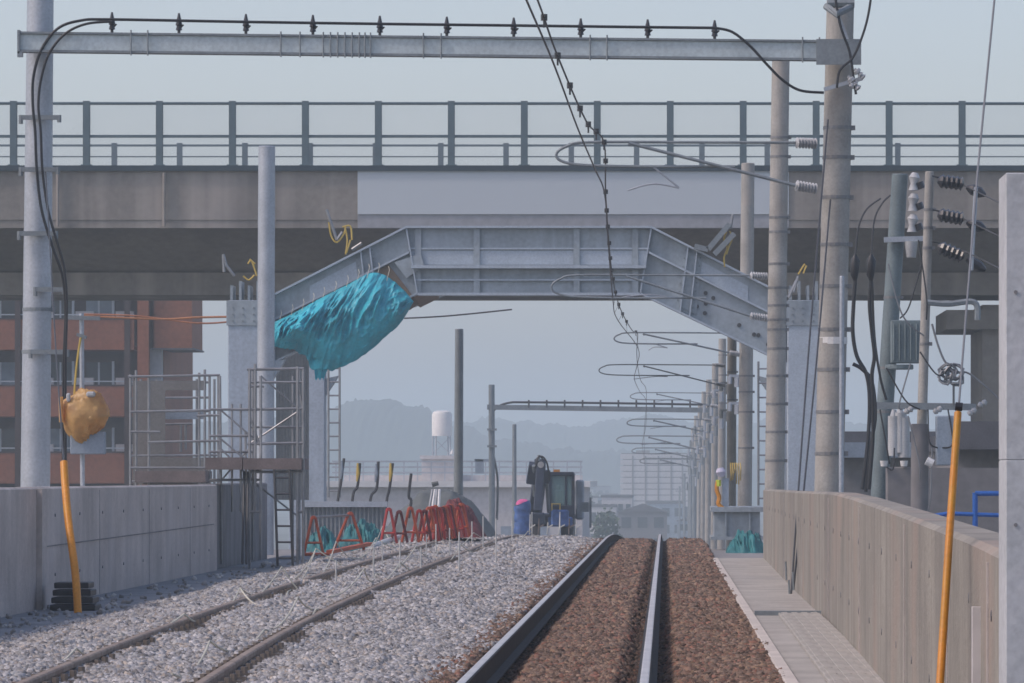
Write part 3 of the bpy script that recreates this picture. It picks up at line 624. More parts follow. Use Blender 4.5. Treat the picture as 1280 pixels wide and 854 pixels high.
# ------------------------------------------------------------------ arch frames
AF, AR = 118.0, 137.0
root = empty('steel_arch', (-3.15, AF, GROUND), 'blue-grey steel arch portal under construction across both tracks', 'steel arch')
def frame(D, front):
    dep = .42; cx = -3.15
    for s in (-1, 1):
        XX = lambda x: cx+s*x
        hb, lt, lb = 2.82, 5.95, 6.9            # half beam, leg end, column outer
        # leg web with flanges, stiffeners
        topA, topB = (hb, 7.0), (lt, 5.40); botA, botB = ((hb-.25, 5.42), (lt, 3.80)) if front else ((hb-.25, 6.14), (lt, 4.9))
        b = MB(); poly = [(XX(topA[0]), topA[1]-.04), (XX(topB[0]), topB[1]-.04), (XX(botB[0]), botB[1]+.04), (XX(botA[0]), botA[1]+.04)]
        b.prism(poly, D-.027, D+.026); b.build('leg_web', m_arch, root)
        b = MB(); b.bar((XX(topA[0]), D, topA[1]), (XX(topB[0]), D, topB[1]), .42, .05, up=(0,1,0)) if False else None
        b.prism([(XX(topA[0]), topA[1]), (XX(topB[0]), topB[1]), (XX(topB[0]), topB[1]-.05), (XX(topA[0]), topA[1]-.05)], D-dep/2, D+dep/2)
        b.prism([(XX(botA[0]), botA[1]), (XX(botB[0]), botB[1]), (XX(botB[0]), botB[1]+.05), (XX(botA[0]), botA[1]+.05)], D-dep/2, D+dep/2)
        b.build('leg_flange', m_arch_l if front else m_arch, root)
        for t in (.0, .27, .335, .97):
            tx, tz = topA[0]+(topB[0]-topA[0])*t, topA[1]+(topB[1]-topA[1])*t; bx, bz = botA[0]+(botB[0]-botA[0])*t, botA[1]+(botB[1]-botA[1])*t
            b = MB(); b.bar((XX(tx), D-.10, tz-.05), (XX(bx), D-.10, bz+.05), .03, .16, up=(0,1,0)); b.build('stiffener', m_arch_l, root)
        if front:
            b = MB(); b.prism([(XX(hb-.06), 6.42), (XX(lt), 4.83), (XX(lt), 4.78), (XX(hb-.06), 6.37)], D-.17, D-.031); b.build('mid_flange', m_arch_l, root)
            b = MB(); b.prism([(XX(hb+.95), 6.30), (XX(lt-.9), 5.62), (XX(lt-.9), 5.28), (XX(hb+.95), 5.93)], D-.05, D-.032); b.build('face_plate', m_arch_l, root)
        # splice plate and bolts
        t = .315; tx, tz, bx, bz = topA[0]+(topB[0]-topA[0])*t, topA[1]+(topB[1]-topA[1])*t, botA[0]+(botB[0]-botA[0])*t, botA[1]+(botB[1]-botA[1])*t
        b = MB(); v = Vector((XX(bx)-XX(tx), 0, bz-tz)); nrm = Vector((s*.84, 0, -.47))*.24
        q = [Vector((XX(tx), D-.062, tz))+v*.1-nrm, Vector((XX(tx), D-.062, tz))+v*.1+nrm, Vector((XX(tx), D-.062, tz))+v*.9+nrm, Vector((XX(tx), D-.062, tz))+v*.9-nrm]
        b.add([*q, *[x+Vector((0,.02,0)) for x in q]], [(0,1,2,3),(7,6,5,4),(0,4,5,1),(1,5,6,2),(2,6,7,3),(3,7,4,0)]); b.build('splice_plate', m_arch, root)
        if front:
            for tt_ in (t-.055, t+.055):
                for kk in range(7):
                    x_ = topA[0]+(topB[0]-topA[0])*tt_+(botA[0]-topA[0])*(kk+.7)/8.4; z_ = topA[1]+(topB[1]-topA[1])*tt_-1.62*(kk+.7)/8.4
                    b = MB(); b.tube([(XX(x_), D-.075, z_), (XX(x_), D-.028, z_)], .022, 6); b.build('bolt', m_galv_d, root)
        # column
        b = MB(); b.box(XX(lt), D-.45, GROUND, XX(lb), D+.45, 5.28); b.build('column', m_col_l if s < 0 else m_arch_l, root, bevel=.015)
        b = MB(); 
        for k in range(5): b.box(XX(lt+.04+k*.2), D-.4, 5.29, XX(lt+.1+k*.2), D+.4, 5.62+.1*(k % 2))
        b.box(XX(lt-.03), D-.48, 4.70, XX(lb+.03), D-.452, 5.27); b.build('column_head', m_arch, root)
        b = MB()
        for zz in (4.8, 4.95, 5.1):
            for xx in (lt+.12, lt+.35, lt+.6, lt+.83): b.tube([(XX(xx), D-.50, zz), (XX(xx), D-.481, zz)], .022, 6)
        b.build('bolt_group', m_galv_d, root)
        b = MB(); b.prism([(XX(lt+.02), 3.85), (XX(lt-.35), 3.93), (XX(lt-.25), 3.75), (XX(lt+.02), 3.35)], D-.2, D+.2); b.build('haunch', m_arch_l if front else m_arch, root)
    zb0 = 5.40 if front else 6.07
    b = MB(); b.box(cx-2.8, D-.03, zb0+.05, cx+2.8, D+.03, 6.96); b.build('beam_web', m_arch, root)
    b = MB(); b.box(cx-2.82, D-.22, 6.95, cx+2.82, D+.22, 7.0); b.box(cx-2.56, D-.22, zb0, cx+2.56, D+.22, zb0+.06); b.box(cx-2.78, D-.10, 6.46, cx+2.78, D-.031, 6.50)
    if front: b.box(cx-2.7, D-.30, 6.02, cx+2.7, D-.031, 6.09); b.box(cx-2.62, D-.12, 5.74, cx+2.62, D-.031, 5.78)
    b.build('beam_flange', m_arch_l, root)
    if front:
        b = MB(); b.box(cx-2.72, D-.06, 6.11, cx+2.72, D-.032, 6.44); b.build('face_plate', m_arch_l, root)
    for xx in (-2.55, -1.2, 1.1, 2.45):
        b = MB(); b.bar((cx+xx, D-.10, zb0+.06), (cx+xx, D-.10, 6.95), .02, .14, up=(1,0,0)); b.build('stiffener', m_arch, root)
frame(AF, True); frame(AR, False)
# longitudinal girders and plates joining the two frames
for x, z in ((-5.7, 6.2), (-.6, 6.2), (-3.15, 6.3)):
    b = MB(); b.box(x-.12, AF+.22, z, x+.12, AR-.22, z+.5); b.build('long_girder', m_arch, root)
cx = -3.15
b = MB(); b.prism([(X(472, AF-.06), Z(338, AF)), (X(486, AF), Z(331, AF)), (X(524, AF), Z(380, AF)), (X(512, AF), Z(388, AF))], AF-.07, AF-.035); b.build('primer_plate', m_arch_rust, root)
b = MB(); b.add([(cx-2.9, AF+.25, 6.0), (cx-3.4, AF+.25, 5.75), (cx-3.4, AR-.25, 5.75), (cx-2.9, AR-.25, 6.0), (cx-2.9, AF+.25, 6.06), (cx-3.4, AF+.25, 5.81), (cx-3.4, AR-.25, 5.81), (cx-2.9, AR-.25, 6.06)], [(3,2,1,0),(4,5,6,7),(1,5,4,0),(2,6,5,1),(3,7,6,2),(0,4,7,3)]); b.build('primer_plate', m_arch_rust, root)
for k in range(9):
    rk = random.Random(k); x = cx+3.6+2.0*rk.random(); z = 6.9-(x-cx-2.8)*.5-.75-.55*rk.random()
    b = MB(); b.tube([(x, AF-.06, z), (x, AF-.031, z)], .05, 8); b.build('lug', m_wire, root)
for q, Dq in (((493, 320, 530, 346), AF-.145),):
    b = MB(); b.prism([(X(q[0], Dq), Z(q[1]+8, Dq)), (X(q[2]-4, Dq), Z(q[1]-3, Dq)), (X(q[2], Dq), Z(q[3]-14, Dq)), (X(q[0]+15, Dq), Z(q[3]+2, Dq))], Dq-.02, Dq+.02)
    b.build('gusset_plate', m_arch, root)
# base girder at right foot, corrugated cover on the left rear column
b = MB(); b.box(X(893, AF-3), AF-3, Z(671, AF-3), X(950, AF-3), AF+1, Z(640, AF-3)); b.box(X(889, AF-3), AF-3.15, Z(640, AF-3), X(954, AF-3), AF+1.1, Z(634, AF-3)); b.box(X(889, AF-3), AF-3.15, Z(675, AF-3), X(954, AF-3), AF+1.1, Z(671, AF-3)); b.box(X(906, AF-3), AF-3.1, Z(671, AF-3), X(908, AF-3), AF-3, Z(640, AF-3)); b.box(X(936, AF-3), AF-3.1, Z(671, AF-3), X(938, AF-3), AF-3, Z(640, AF-3))
b.build('foot_girder', m_arch, root)
root2 = empty('column_cover', (X(365, 131), 131, gd(131)-.3), 'grey ribbed sheet cover hung in front of the rear left column', 'cover')
b = MB(); xs0, xs1 = X(345, 131), X(386, 131); n = 22; pts = []
for k in range(n*2+1): pts.append((xs0+(xs1-xs0)*k/(n*2), 131+(.04 if k % 2 else 0)))
rows = [[(x, y, Z(625, 131)) for x, y in pts], [(x, y, Z(432, 131)) for x, y in pts], [(x, y+.05, Z(432, 131)) for x, y in pts], [(x, y+.05, Z(625, 131)) for x, y in pts]]
b.grid(rows); b.build('ribbed_sheet', m_corr, root2)
# ladder at the rear left column
def ladder(name, x0, x1, y0, y1, D, rungs, label, r=.025, mat=None, parent_cat='ladder', dx=0):
    rt = empty(name, P((x0+x1)/2, y1, D), label, parent_cat)
    for x in (x0, x1):
        b = MB(); b.tube([P(x, y0, D), P(x+dx, y1, D)], r, 6); b.build('stile', mat or m_pipe, rt)
    for i in range(rungs):
        t = (i+.5)/rungs; y = y0+(y1-y0)*t
        b = MB(); b.tube([P(x0+dx*t, y, D), P(x1+dx*t, y, D)], r*.75, 5); b.build('rung', mat or m_pipe, rt)
    return rt
ladder('ladder', 410.5, 424.5, 452, 622, 128, 10, 'tall thin grey ladder beside the rear left arch column', r=.03)

# ------------------------------------------------------------------ teal tarpaulin under the left leg
TD = AF-.45
tops = spline([P(342,403,TD), P(372,389,TD), P(402,372,TD), P(436,355,TD), P(466,341,TD), P(494,352,TD), P(517,377,TD)], 24)
bots = spline([P(340,430,TD), P(352,437,TD), P(378,442,TD), P(391,459,TD), P(412,463,TD), P(446,451,TD), P(478,425,TD), P(500,405,TD), P(516,379,TD)], 24)
nu, nv = 300, 60
def smp(q, u):
    k = min(max(u, 0)*(len(q)-1), len(q)-1.001); k0 = int(k); return q[k0].lerp(q[k0+1], k-k0)
top = []
for i in range(nu+1):
    row = []
    for j in range(nv+1):
        u, v = i/nu, j/nv
        a_, c_ = smp(tops, u), smp(bots, max(0, u-.30*u*(1-u)*1.9))
        p = a_.lerp(c_, v)
        side = min(1, u*9)*min(1, (1-u)*9)
        g = u+.05*noise.noise(Vector((u*3, v*1.6, 3)))+.03*math.sin(v*3)
        f = .50*noise.noise(Vector((g*11, v*1.6, 1.3)))+.36*(1-2*abs(noise.noise(Vector((g*21, v*3.4, 5.3)))))-.2+.26*(.3-abs(noise.noise(Vector((g*30, v*9, 8.3)))))+.12*noise.noise(Vector((g*70, v*12, 2.3)))
        env = (.25+.75*math.sin(math.pi*min(1, v*1.15+.02)) if v < .87 else .5)*side
        bul = math.sin(math.pi*v)*.5*side
        p = p+Vector((.05*f*side, -.62*f*env*.8-bul, (.10*f*v*side)))
        row.append(p)
    top.append(row)
b = MB(); b.grid(top); o = b.build('tarpaulin', m_teal, smooth=True)
sol = o.modifiers.new('thickness', 'SOLIDIFY'); sol.thickness = .012
tag(o, 'bright teal tarpaulin slung in folds under the left leg of the arch', 'tarpaulin')
b = MB(); q = []
for i in range(9): q.append([P(392+i*2.4, 455, 117.9), P(393+i*2.0+2*math.sin(i*2), 464, 117.9+.1*math.sin(i)), P(394+i*1.3, 474+2*math.sin(i*1.7), 117.9)])
b.grid(q); b.build('hanging_end', m_teal, o, smooth=True)

for i in range(11):                                  # tie cords from the tarpaulin's hem up to the leg flange
    u = .05+.072*i; p = smp(tops, u); b = MB(); b.tube([p+Vector((0, -.1, -.1)), p+Vector((.05, .12, .16)), p+Vector((.02, .3, .24))], .007, 5); b.build('tie_cord', m_rope, o)
# rope slings and lifting lugs on the arch
def sling(px, py, D, pts, label, brace=None):
    rt = empty('rope_sling', P(px, py, D), label, 'rope')
    b = MB()
    for q in pts: b.tube(spline([P(x, y, D) for x, y in q], 4), .022, 5)
    b.build('rope', m_yellow, rt)
    if brace:
        b = MB()
        for q in brace: b.tube([P(x, y, D) for x, y in q], .035, 6)
        b.build('brace', m_pipe, rt)
sling(430, 318, AF-.2, [[(411,278),(414,295),(421,303),(430,292),(432,283)], [(431,284),(434,300),(432,318)], [(428,284),(438,283),(440,300)], [(438,300),(433,316)]], 'yellow rope sling tied on top of the left arch leg', [[(408,262),(421,300)], [(421,300),(428,290)], [(440,312),(452,304)]])
sling(318, 348, AF-.6, [[(310,330),(314,326),(318,335),(321,345)], [(304,345),(311,350),(318,344)], [(312,324),(319,330)]], 'yellow rope tied on top of the left arch column', [[(279,318),(283,332),(293,345)], [(279,318),(280,340)]])
sling(906, 335, AF-.2, [[(908,290),(905,300),(909,310),(905,322),(906,334)], [(912,289),(915,298),(911,308),(908,318)]], 'yellow rope hanging down by the third right pole', [[(916,268),(913,285)]])
sling(998, 350, AF-.6, [[(1006,330),(1002,336),(998,343)], [(1008,332),(1004,342)]], 'short yellow rope end on top of the right arch column', [[(998,345),(992,365)], [(996,350),(986,372)]])
rt = empty('angle_brace', P(890, 315, AF-.3), 'pair of grey lifting arms angled up from the right arch leg', 'brace')
for q in (((885,312),(912,280)), ((893,318),(918,292)), ((868,308),(885,312))):
    b = MB(); b.bar(P(*q[0], AF-.3), P(*q[1], AF-.3), .12, .12); b.build('arm', m_galv_d, rt)

# ------------------------------------------------------------------ scaffolds
def tubes(name, segs, r, mat, parent):
    for (x0, y0, x1, y1, D_) in segs:
        b = MB(); b.tube([P(x0, y0, D_), P(x1, y1, D_)], r, 6); b.build(name, mat, parent)
root = empty('scaffold_tower', P(218, 612, 90), 'square pipe scaffold with grey mesh sheet behind the left wall', 'scaffold')
segs = []
for x, t in ((163,468),(170,463),(186,470),(249,466),(256,462),(262,468),(273,468)): segs.append((x, 640, x, t, 90)); 
for x in (176, 196, 246, 268): segs.append((x, 640, x, 474, 91.3))
tubes('upright', segs, .024, m_pipe, root)
tubes('ledger', [(160,471,275,469,89.9),(163,480,262,478,91.3),(163,515,262,513,89.9),(185,553,275,551,89.9),(190,515,262,514,91.2),(176,531,240,530,91.2),(163,585,262,585,89.9),(165,602,275,601,89.9),(226,530,226,565,91.2),(232,530,232,562,91.2),(163,498,262,497,91.2),(163,540,200,540,89.9),(163,570,275,569,90),(246,520,275,519,89.8)], .022, m_pipe, root)
b = MB(); b.box(X(166, 90.6), 90.55, Z(606, 90.6), X(207, 90.6), 90.57, Z(476, 90.6)); b.box(X(207, 90.6), 90.55, Z(606, 90.6), X(262, 90.6), 90.57, Z(572, 90.6)); b.box(X(207, 90.6), 90.55, Z(488, 90.6), X(258, 90.6), 90.57, Z(476, 90.6)); b.build('mesh_sheet', m_net, root)
b = MB(); b.box(X(188, 90.9), 90.85, Z(600, 90.9), X(203, 90.9), 91.0, Z(514, 90.9)); b.box(X(203, 90.9), 90.85, Z(524, 90.9), X(254, 90.9), 91.0, Z(512, 90.9)); b.build('panel_frame', m_cab, root)
b = MB(); b.box(X(170, 89.5), 89.3, Z(603, 89.5), X(258, 89.5), 90.6, Z(589, 89.5)); b.build('plank_deck', m_plank, root)
root = empty('scaffold_tower', P(345, 710, 79), 'tall pipe scaffold standing on the ballast edge in front of the arch column', 'scaffold')
segs = []
for x, t, b_ in ((312,462,712),(319,455,640),(326,470,700),(372,458,708),(379,462,704)): segs.append((x, b_, x, t, 79))
for x, t, b_ in ((316,463,700),(374,463,700)): segs.append((x, b_, x, t, 80.3))
tubes('upright', segs, .024, m_pipe, root)
tubes('ledger', [(309,462,380,461,79),(309,512,380,511,79),(309,555,380,554,79),(312,590,379,590,79),(310,640,328,640,79),(372,640,380,640,79),(312,483,330,483,80)], .023, m_pipe, root)
tubes('brace', [(275,512,325,555,79.2),(275,548,325,590,79.2),(275,560,325,610,79.2),(312,520,326,560,79),(372,470,379,520,79)], .016, m_pipe, root)
tubes('ledger', [(262,512,316,512,79.2),(262,545,316,545,79.2),(262,565,316,565,79.4),(262,600,326,600,79.3),(312,478,380,478,80.2),(312,534,380,534,80.2)], .02, m_pipe, root)
tubes('upright', [(277,705,275,470,79.4),(290,640,290,505,79.9),(301,640,301,505,79.3),(308,700,307,540,80.2),(366,700,366,470,80.4)], .02, m_pipe, root)
tubes('brace', [(277,600,312,560,79.5),(312,555,372,515,80.1),(326,610,372,645,80.2),(326,470,372,510,80.3)], .015, m_pipe, root)
b = MB(); b.box(X(258, 79), 78.8, Z(587, 79), X(304, 79), 80.4, Z(572, 79)); b.box(X(305, 79), 78.8, Z(587, 79), X(378, 79), 80.4, Z(573, 79)); b.build('plank_deck', m_plank, root)
ladder('ladder', 343, 362, 587, 708, 78.6, 6, 'dark ladder from the ballast up to the scaffold platform', mat=m_wire, r=.022, dx=4)
for k, x in enumerate((303, 308)):
    b = MB(); b.tube([P(x, 705, 78.2), P(x+2, 590, 79)], .02, 6); o = b.build('loose_pipe', m_wire, smooth=True); tag(o, ('left', 'right')[k]+' dark pipe leaning on the dark wall below the scaffold platform', 'pipe')

# ------------------------------------------------------------------ works area beyond the left wall
D = 104
root = empty('low_fence', P(430, 690, D), 'low grey corrugated sheet hoarding with a pale top rail on the left', 'hoarding')
b = MB(); xs0, xs1 = X(378, D), X(482, D); n = 40; pts = [(xs0+(xs1-xs0)*k/n, D+(.05 if k % 2 else 0)) for k in range(n+1)]
b.grid([[(x, y, Z(695, D)) for x, y in pts], [(x, y, Z(634, D)) for x, y in pts], [(x, y+.03, Z(634, D)) for x, y in pts], [(x, y+.03, Z(695, D)) for x, y in pts]]); b.build('corrugated_sheet', m_corr, root)
b = MB(); b.box(X(376, D), D-.08, Z(634, D), X(484, D), D+.2, Z(627, D)); b.build('top_rail', m_galv, root)
for i, (x0_, y0_, x1_, y1_, m) in enumerate(((421,628,429,573,m_cab), (439,630,449,576,m_yellow), (461,634,472,577,m_cab), (481,636,490,576,m_yellow), (511,640,513,592,m_cab))):
    rt = empty('leaning_post', P(x0_, y0_, 107), ('first','second','third','fourth','fifth')[i]+' leaning stake from the left behind the corrugated hoarding', 'stake', 'leaning stakes behind the hoarding')
    b = MB(); b.tube(spline([P(x0_, y0_+8, 107), P(x0_+3, y0_-14, 107), P(x1_-3+(i%3), (y0_+y1_)/2+4, 107), P(x1_+1, y1_+(i%2)*3, 107)]), .03, 6); b.build('stake', m_wire, rt)
    if i < 4:
        b = MB(); b.tube([P(x1_-2, y1_+3, 106.9), P(x1_-1.5, y1_+16, 106.9), P(x1_-3, y1_+26, 106.9)], [.02, .042, .015], 6); b.build('rope_knot', m, rt)
# A frame barricades
def aframe(px, py, D, hpx, wpx, mat, label, group, lean=0):
    rt = empty('barricade_frame', P(px, py, D), label, 'barricade', group)
    for s in (-1, 1):
        b = MB(); b.tube([P(px+s*wpx/2, py, D+.05*s), P(px+lean+s*2, py-hpx, D), P(px+lean, py-hpx-1, D)], .028, 6); b.build('leg', mat, rt, smooth=True)
    b = MB(); b.tube([P(px-wpx*.36, py-hpx*.3, D), P(px+wpx*.36, py-hpx*.3, D)], .022, 5); b.build('cross_tube', mat, rt)
    b = MB(); b.tube([P(px+lean, py-hpx, D+.25), P(px+lean, py-hpx, D-.25)], .035, 6); b.build('top_cradle', mat, rt)
    return rt
aframe(392, 692, 92, 45, 24, m_redo, 'leftmost red A-frame barricade in front of the teal sheet', None)
aframe(436, 690, 92.5, 48, 40, m_redo, 'orange-red A-frame barricade right of the leftmost one', None, lean=2)
b = MB(); b.tube([P(390, 647, 92), P(436, 644, 92.5)], .024, 6); o = b.build('barrier_pipe', m_pipe); tag(o, 'grey pipe resting across the two left A-frame barricades', 'pipe')
b = MB(); b.tube([P(380, 693, 91.8), P(412, 693, 91.9)], .03, 6); o = b.build('barrier_pipe', m_redo); tag(o, 'orange pipe lying at the foot of the leftmost barricade', 'pipe')
k = 0
for i in range(19):
    rj = random.Random(i); px = (486, 499, 513, 524)[i] if i < 4 else 532+(i-4)*3.4+rj.uniform(-2.5, 2.5); py = 679-i*.5; Dq = 96+i*.25
    aframe(px, py, Dq, 41-i*.15+rj.uniform(-3, 2), 18+rj.uniform(-4, 4), (m_red, m_redd, m_redo)[i % 3], 'red A-frame barricade standing in the packed row before the covered mound', 'packed row of red barricades')
# dark red netting over the end of the row
def mound(name, px0, px1, pyb, pyt, D, depth, mat, label, cat, seed, peak=.5, rough=.08, kind=None):
    rows = []; n = 60; m = 30
    for j in range(m+1):
        v = j/m; row = []
        for i in range(n+1):
            u = i/n; h = math.sin(math.pi*u**(math.log(.5)/math.log(peak)))**.75*math.sin(math.pi*v)**.7
            h *= 1+rough*noise.noise(Vector((u*7, v*6, seed)))*3+rough*1.6*(.5-abs(noise.noise(Vector((u*16+v*6, v*9, seed+3)))*2))
            row.append((X(px0+(px1-px0)*u, D), D+depth*(v-.5), Z(pyb, D)+(Z(pyt, D)-Z(pyb, D))*max(0, h)))
        rows.append(row)
    o = MB().grid(rows).build(name, mat, smooth=True); return tag(o, label, cat, kind=kind)
mound('netting_heap', 540, 606, 671, 628, 104.5, 3, m_redd, 'dark red netting heaped over the right end of the barricade row', 'netting', 2, peak=.45)
mound('covered_mound', 478, 622, 676, 611, 116, 6, m_cover, 'dark grey sheet-covered mound behind the red barricades', 'mound', 5, peak=.5, rough=.03)
rt = empty('sheet_tie', P(545, 620, 113), 'pale pole bundle propped on top of the covered mound', 'pole bundle')
for x in (0, 4, 8, 12): 
    b = MB(); b.tube([P(536+x, 640, 112.6), P(541+x*.7, 612, 112.9)], .03, 5); b.build('pole', m_white if x % 8 else m_pipe, rt)
b = MB(); b.tube([P(540, 606, 113), P(548, 604, 113)], [.06, .05], 6); b.build('knot', m_cover, rt)
for (a0, a1, yb, yt, D_, lab) in ((378,428,694,664,98,'crumpled teal sheet on the ground behind the leftmost barricade'), (420,486,690,654,99,'crumpled dark teal sheet between the hoarding and the barricades')):
    mound('ground_sheet', a0, a1, yb, yt, D_, 1.5, m_teal_g, lab, 'sheet', a0*.1, rough=.14)
b = MB(); b.tube([P(462, 683, 94), P(520, 664, 99)], .045, 8); o = b.build('plastic_pipe', m_white, smooth=True); tag(o, 'white plastic pipe lying left of the packed barricades', 'pipe')
b = MB(); b.box(X(468, 95), 94, Z(690, 95), X(530, 95), 97, Z(683, 95)); o = b.build('steel_plate', m_cab, bevel=.01); tag(o, 'blue-grey steel plate lying at the foot of the barricade row', 'plate')
b = MB(); b.bar(P(412, 690, 90), P(462, 680, 93), .12, .06); o = b.build('wood_board', m_redo); tag(o, 'orange-brown board lying across the ballast edge', 'board')

# stakes and ropes on the left track
st = [(545,655,695),(620,648,706),(574,665,718),(500,675,716),(467,680,725),(720-100,650,700),(590,652,686),(604,645,690),(665,640,668),(700,640,662),(526,684,720),(562,660,700)]
stk = []
for i, (px, yt, yb) in enumerate(st):
    D_ = 1.32*F/(yb-VY); D_ = min(max(D_, 60), 112)
    b = MB(); p0 = P(px, yb, D_); p1 = P(px, yt, D_); b.tube([p0, p1], .011, 5)
    o = b.build('marker_stake', m_stake); tag(o, 'thin pale marker stake driven into the ballast of the left track', 'stake', 'marker stakes along the left track'); stk.append((p0, p1))
def rope_run(pts, label, r=.0085):
    b = MB(); out = []
    for i in range(len(pts)-1):
        p, q = pts[i], pts[i+1]
        for k in range(8):
            t = k/8; s = p.lerp(q, t); s.z -= .12*4*t*(1-t)*min(1, (q-p).length/4); out.append(s)
    out.append(pts[-1]); b.tube(out, r, 5); o = b.build('marking_rope', m_rope, smooth=True); return tag(o, label, 'rope')
G = lambda px, py, dz=.05: (lambda D_: P(px, py, D_)+Vector((0, 0, dz)))(1.30*F/(py-VY))
rope_run([G(120,835), G(200,800), G(262,772), G(300,760,.2), G(352,735), G(395,712,.3), G(430,712), G(470,690,.25), G(505,688), G(560,672,.2), G(600,668)], 'pale rope sagging along the outer rail of the left track')
rope_run([G(300,835), G(340,800), G(395,775,.1), G(440,750), G(500,722,.2), G(545,712), G(575,700,.25), G(620,690), G(660,676,.2), G(700,670)], 'pale rope sagging along the inner rail of the left track')
rope_run([G(395,712,.3), G(360,745), G(330,765), G(300,760,.2)], 'pale rope end tangled between the rails of the left track')

rope_run([G(0,852), G(95,828,.1), G(150,800), G(230,790,.15), G(285,765), G(352,742,.3), G(372,742)], 'pale rope lying along the near end of the outer left rail')
rope_run([G(215,852), G(262,828,.15), G(330,795), G(372,782,.25), G(410,752), G(455,745,.3), G(470,722), G(520,708,.3), G(548,694), G(592,682,.25), G(640,676)], 'pale rope zigzagging over the inner rail of the left track')
rope_run([G(390,735), G(420,706,.35), G(452,700), G(478,680,.35), G(505,690), G(533,672,.3), G(560,680), G(598,662,.2)], 'pale rope hung between stakes before the red barricades')
for i, (px, yt, yb) in enumerate(((420,700,735),(352,742,765),(478,676,712),(533,668,700),(640,650,680),(665,655,676))):
    D_ = min(max(1.32*F/(yb-VY), 45), 112); b = MB(); b.tube([P(px, yb, D_), P(px, yt, D_)], .010, 5)
    o = b.build('marker_stake', m_stake); tag(o, 'thin pale marker stake driven into the ballast of the left track', 'stake', 'marker stakes along the left track')
# ------------------------------------------------------------------ excavator and the things around it
D = 190; 
root = empty('excavator', P(690, 690, D), 'dark blue-green excavator with folded boom standing on the left track', 'excavator')
gz = gd(D)-.1
for x in (688.5, 716.5):
    for y in (-.9, .75):
        b = MB(); b.bar((X(x, D), D+y, Z(644, D)), (X(x, D), D+y, Z(594, D)), .09, .09); b.build('cab_pillar', m_exc, root)
b = MB(); b.box(X(688, D), D-.94, Z(645, D), X(717, D), D+.8, Z(632, D)); b.box(X(689, D), D+.72, Z(632, D), X(716, D), D+.8, Z(594, D)); b.box(X(707, D), D-.93, Z(632, D), X(709, D), D-.86, Z(594, D)); b.build('cab', m_exc, root, bevel=.02)
b = MB(); b.box(X(690, D), D-.90, Z(631, D), X(706.5, D), D-.88, Z(595, D)); b.build('windscreen', M_cgl, root)
b = MB(); b.box(X(709.5, D), D-.90, Z(631, D), X(715, D), D-.88, Z(595, D)); b.build('side_window', M_cgl, root)
b = MB(); b.box(X(694, D), D-.1, Z(632, D), X(704, D), D+.2, Z(612, D)); b.box(X(696, D), D-.1, Z(612, D), X(702, D), D+.1, Z(606, D)); b.build('seat', m_black, root, bevel=.05)
b = MB(); b.prism([(X(685, D), Z(594, D)), (X(719, D), Z(594, D)), (X(717, D), Z(590, D)), (X(688, D), Z(590, D))], D-1.0, D+.9); b.build('cab_roof', m_exc, root)
b = MB(); b.box(X(655, D), D-.6, Z(658, D), X(718, D), D+2.6, Z(642, D)); b.build('body', m_exc, root, bevel=.06)
b = MB(); b.box(X(719, D), D+.5, Z(650, D), X(729, D), D+2.5, Z(600, D)); b.build('engine_cover', m_cab, root, bevel=.06)
b = MB(); b.box(X(686, D), D-1.02, Z(657, D), X(716, D), D-.62, Z(646, D)); b.build('blue_skirt', m_bluet, root, bevel=.04)
b = MB(); b.bar(P(668, 648, D-.7), P(674, 600, D-2.2), .5, .48, up=(1,0,0)); b.bar(P(674, 600, D-2.2), P(675, 578, D-2.9), .38, .42, up=(1,0,0)); b.build('boom', m_exc, root, bevel=.03)
b = MB(); b.bar(P(666, 604, D-2.6), P(670, 580, D-3.0), .3, .5, up=(1,0,0)); b.bar(P(682, 604, D-2.4), P(683, 588, D-2.5), .25, .3, up=(1,0,0)); b.build('link_bracket', m_exc, root, bevel=.03)
b = MB(); b.tube([P(690,640,D-1.05), P(690,630,D-1.05), P(700,630,D-1.05), P(700,640,D-1.05)], .03, 5); b.build('hand_rail', m_yellow, root)
b = MB(); b.box(X(716, D), D-1.3, Z(612, D), X(719, D), D-1.2, Z(601, D)); b.build('mirror', m_black, root)
b = MB(); b.box(X(692, D), D-.3, Z(590, D), X(700, D), D, Z(587, D)); b.build('beacon', m_orange, root)
b = MB(); b.bar(P(676, 577, D-3.0), P(672, 640, D-3.6), .3, .3, up=(1,0,0)); b.build('stick', m_exc, root, bevel=.03)
b = MB(); b.tube([P(686, 640, D-1.0), P(683, 592, D-2.4)], .07, 8); b.tube([P(668, 620, D-2), P(667, 582, D-3.2)], .06, 8); b.build('hydraulic_cylinder', m_galv_d, root)
b = MB(); b.tube(spline([P(668, 590, D-3), P(671, 574, D-3), P(678, 571, D-3), P(684, 580, D-3), P(687, 600, D-2.6)]), .035, 5); b.tube(spline([P(672, 600, D-3), P(670, 584, D-3.2), P(674, 570, D-3.2), P(680, 577, D-3)]), .03, 5); b.build('hose', m_black, root)
b = MB(); b.tube([P(676, 581, D-3.1), P(676, 581, D-3.3)], .12, 10); b.build('pivot_pin', m_ins_w, root)
b = MB(); b.tube([P(673.5,576,D-3.1), P(673.5,569,D-3.1)], .05, 6); b.build('work_light', m_galv_d, root)
for s in (X(658, D), X(702, D)):
    b = MB(); b.prismx([(D-1.2, gz), (D+2.6, gz), (D+2.9, gz+.35), (D+2.6, gz+.7), (D-1.2, gz+.7), (D-1.5, gz+.35)], s, s+.45); b.build('crawler_track', m_black, root)
b = MB(); b.box(X(660, D), D-3.9, Z(655, D), X(684, D), D-3.2, Z(640, D)); b.build('bucket', m_exc, root, bevel=.05)
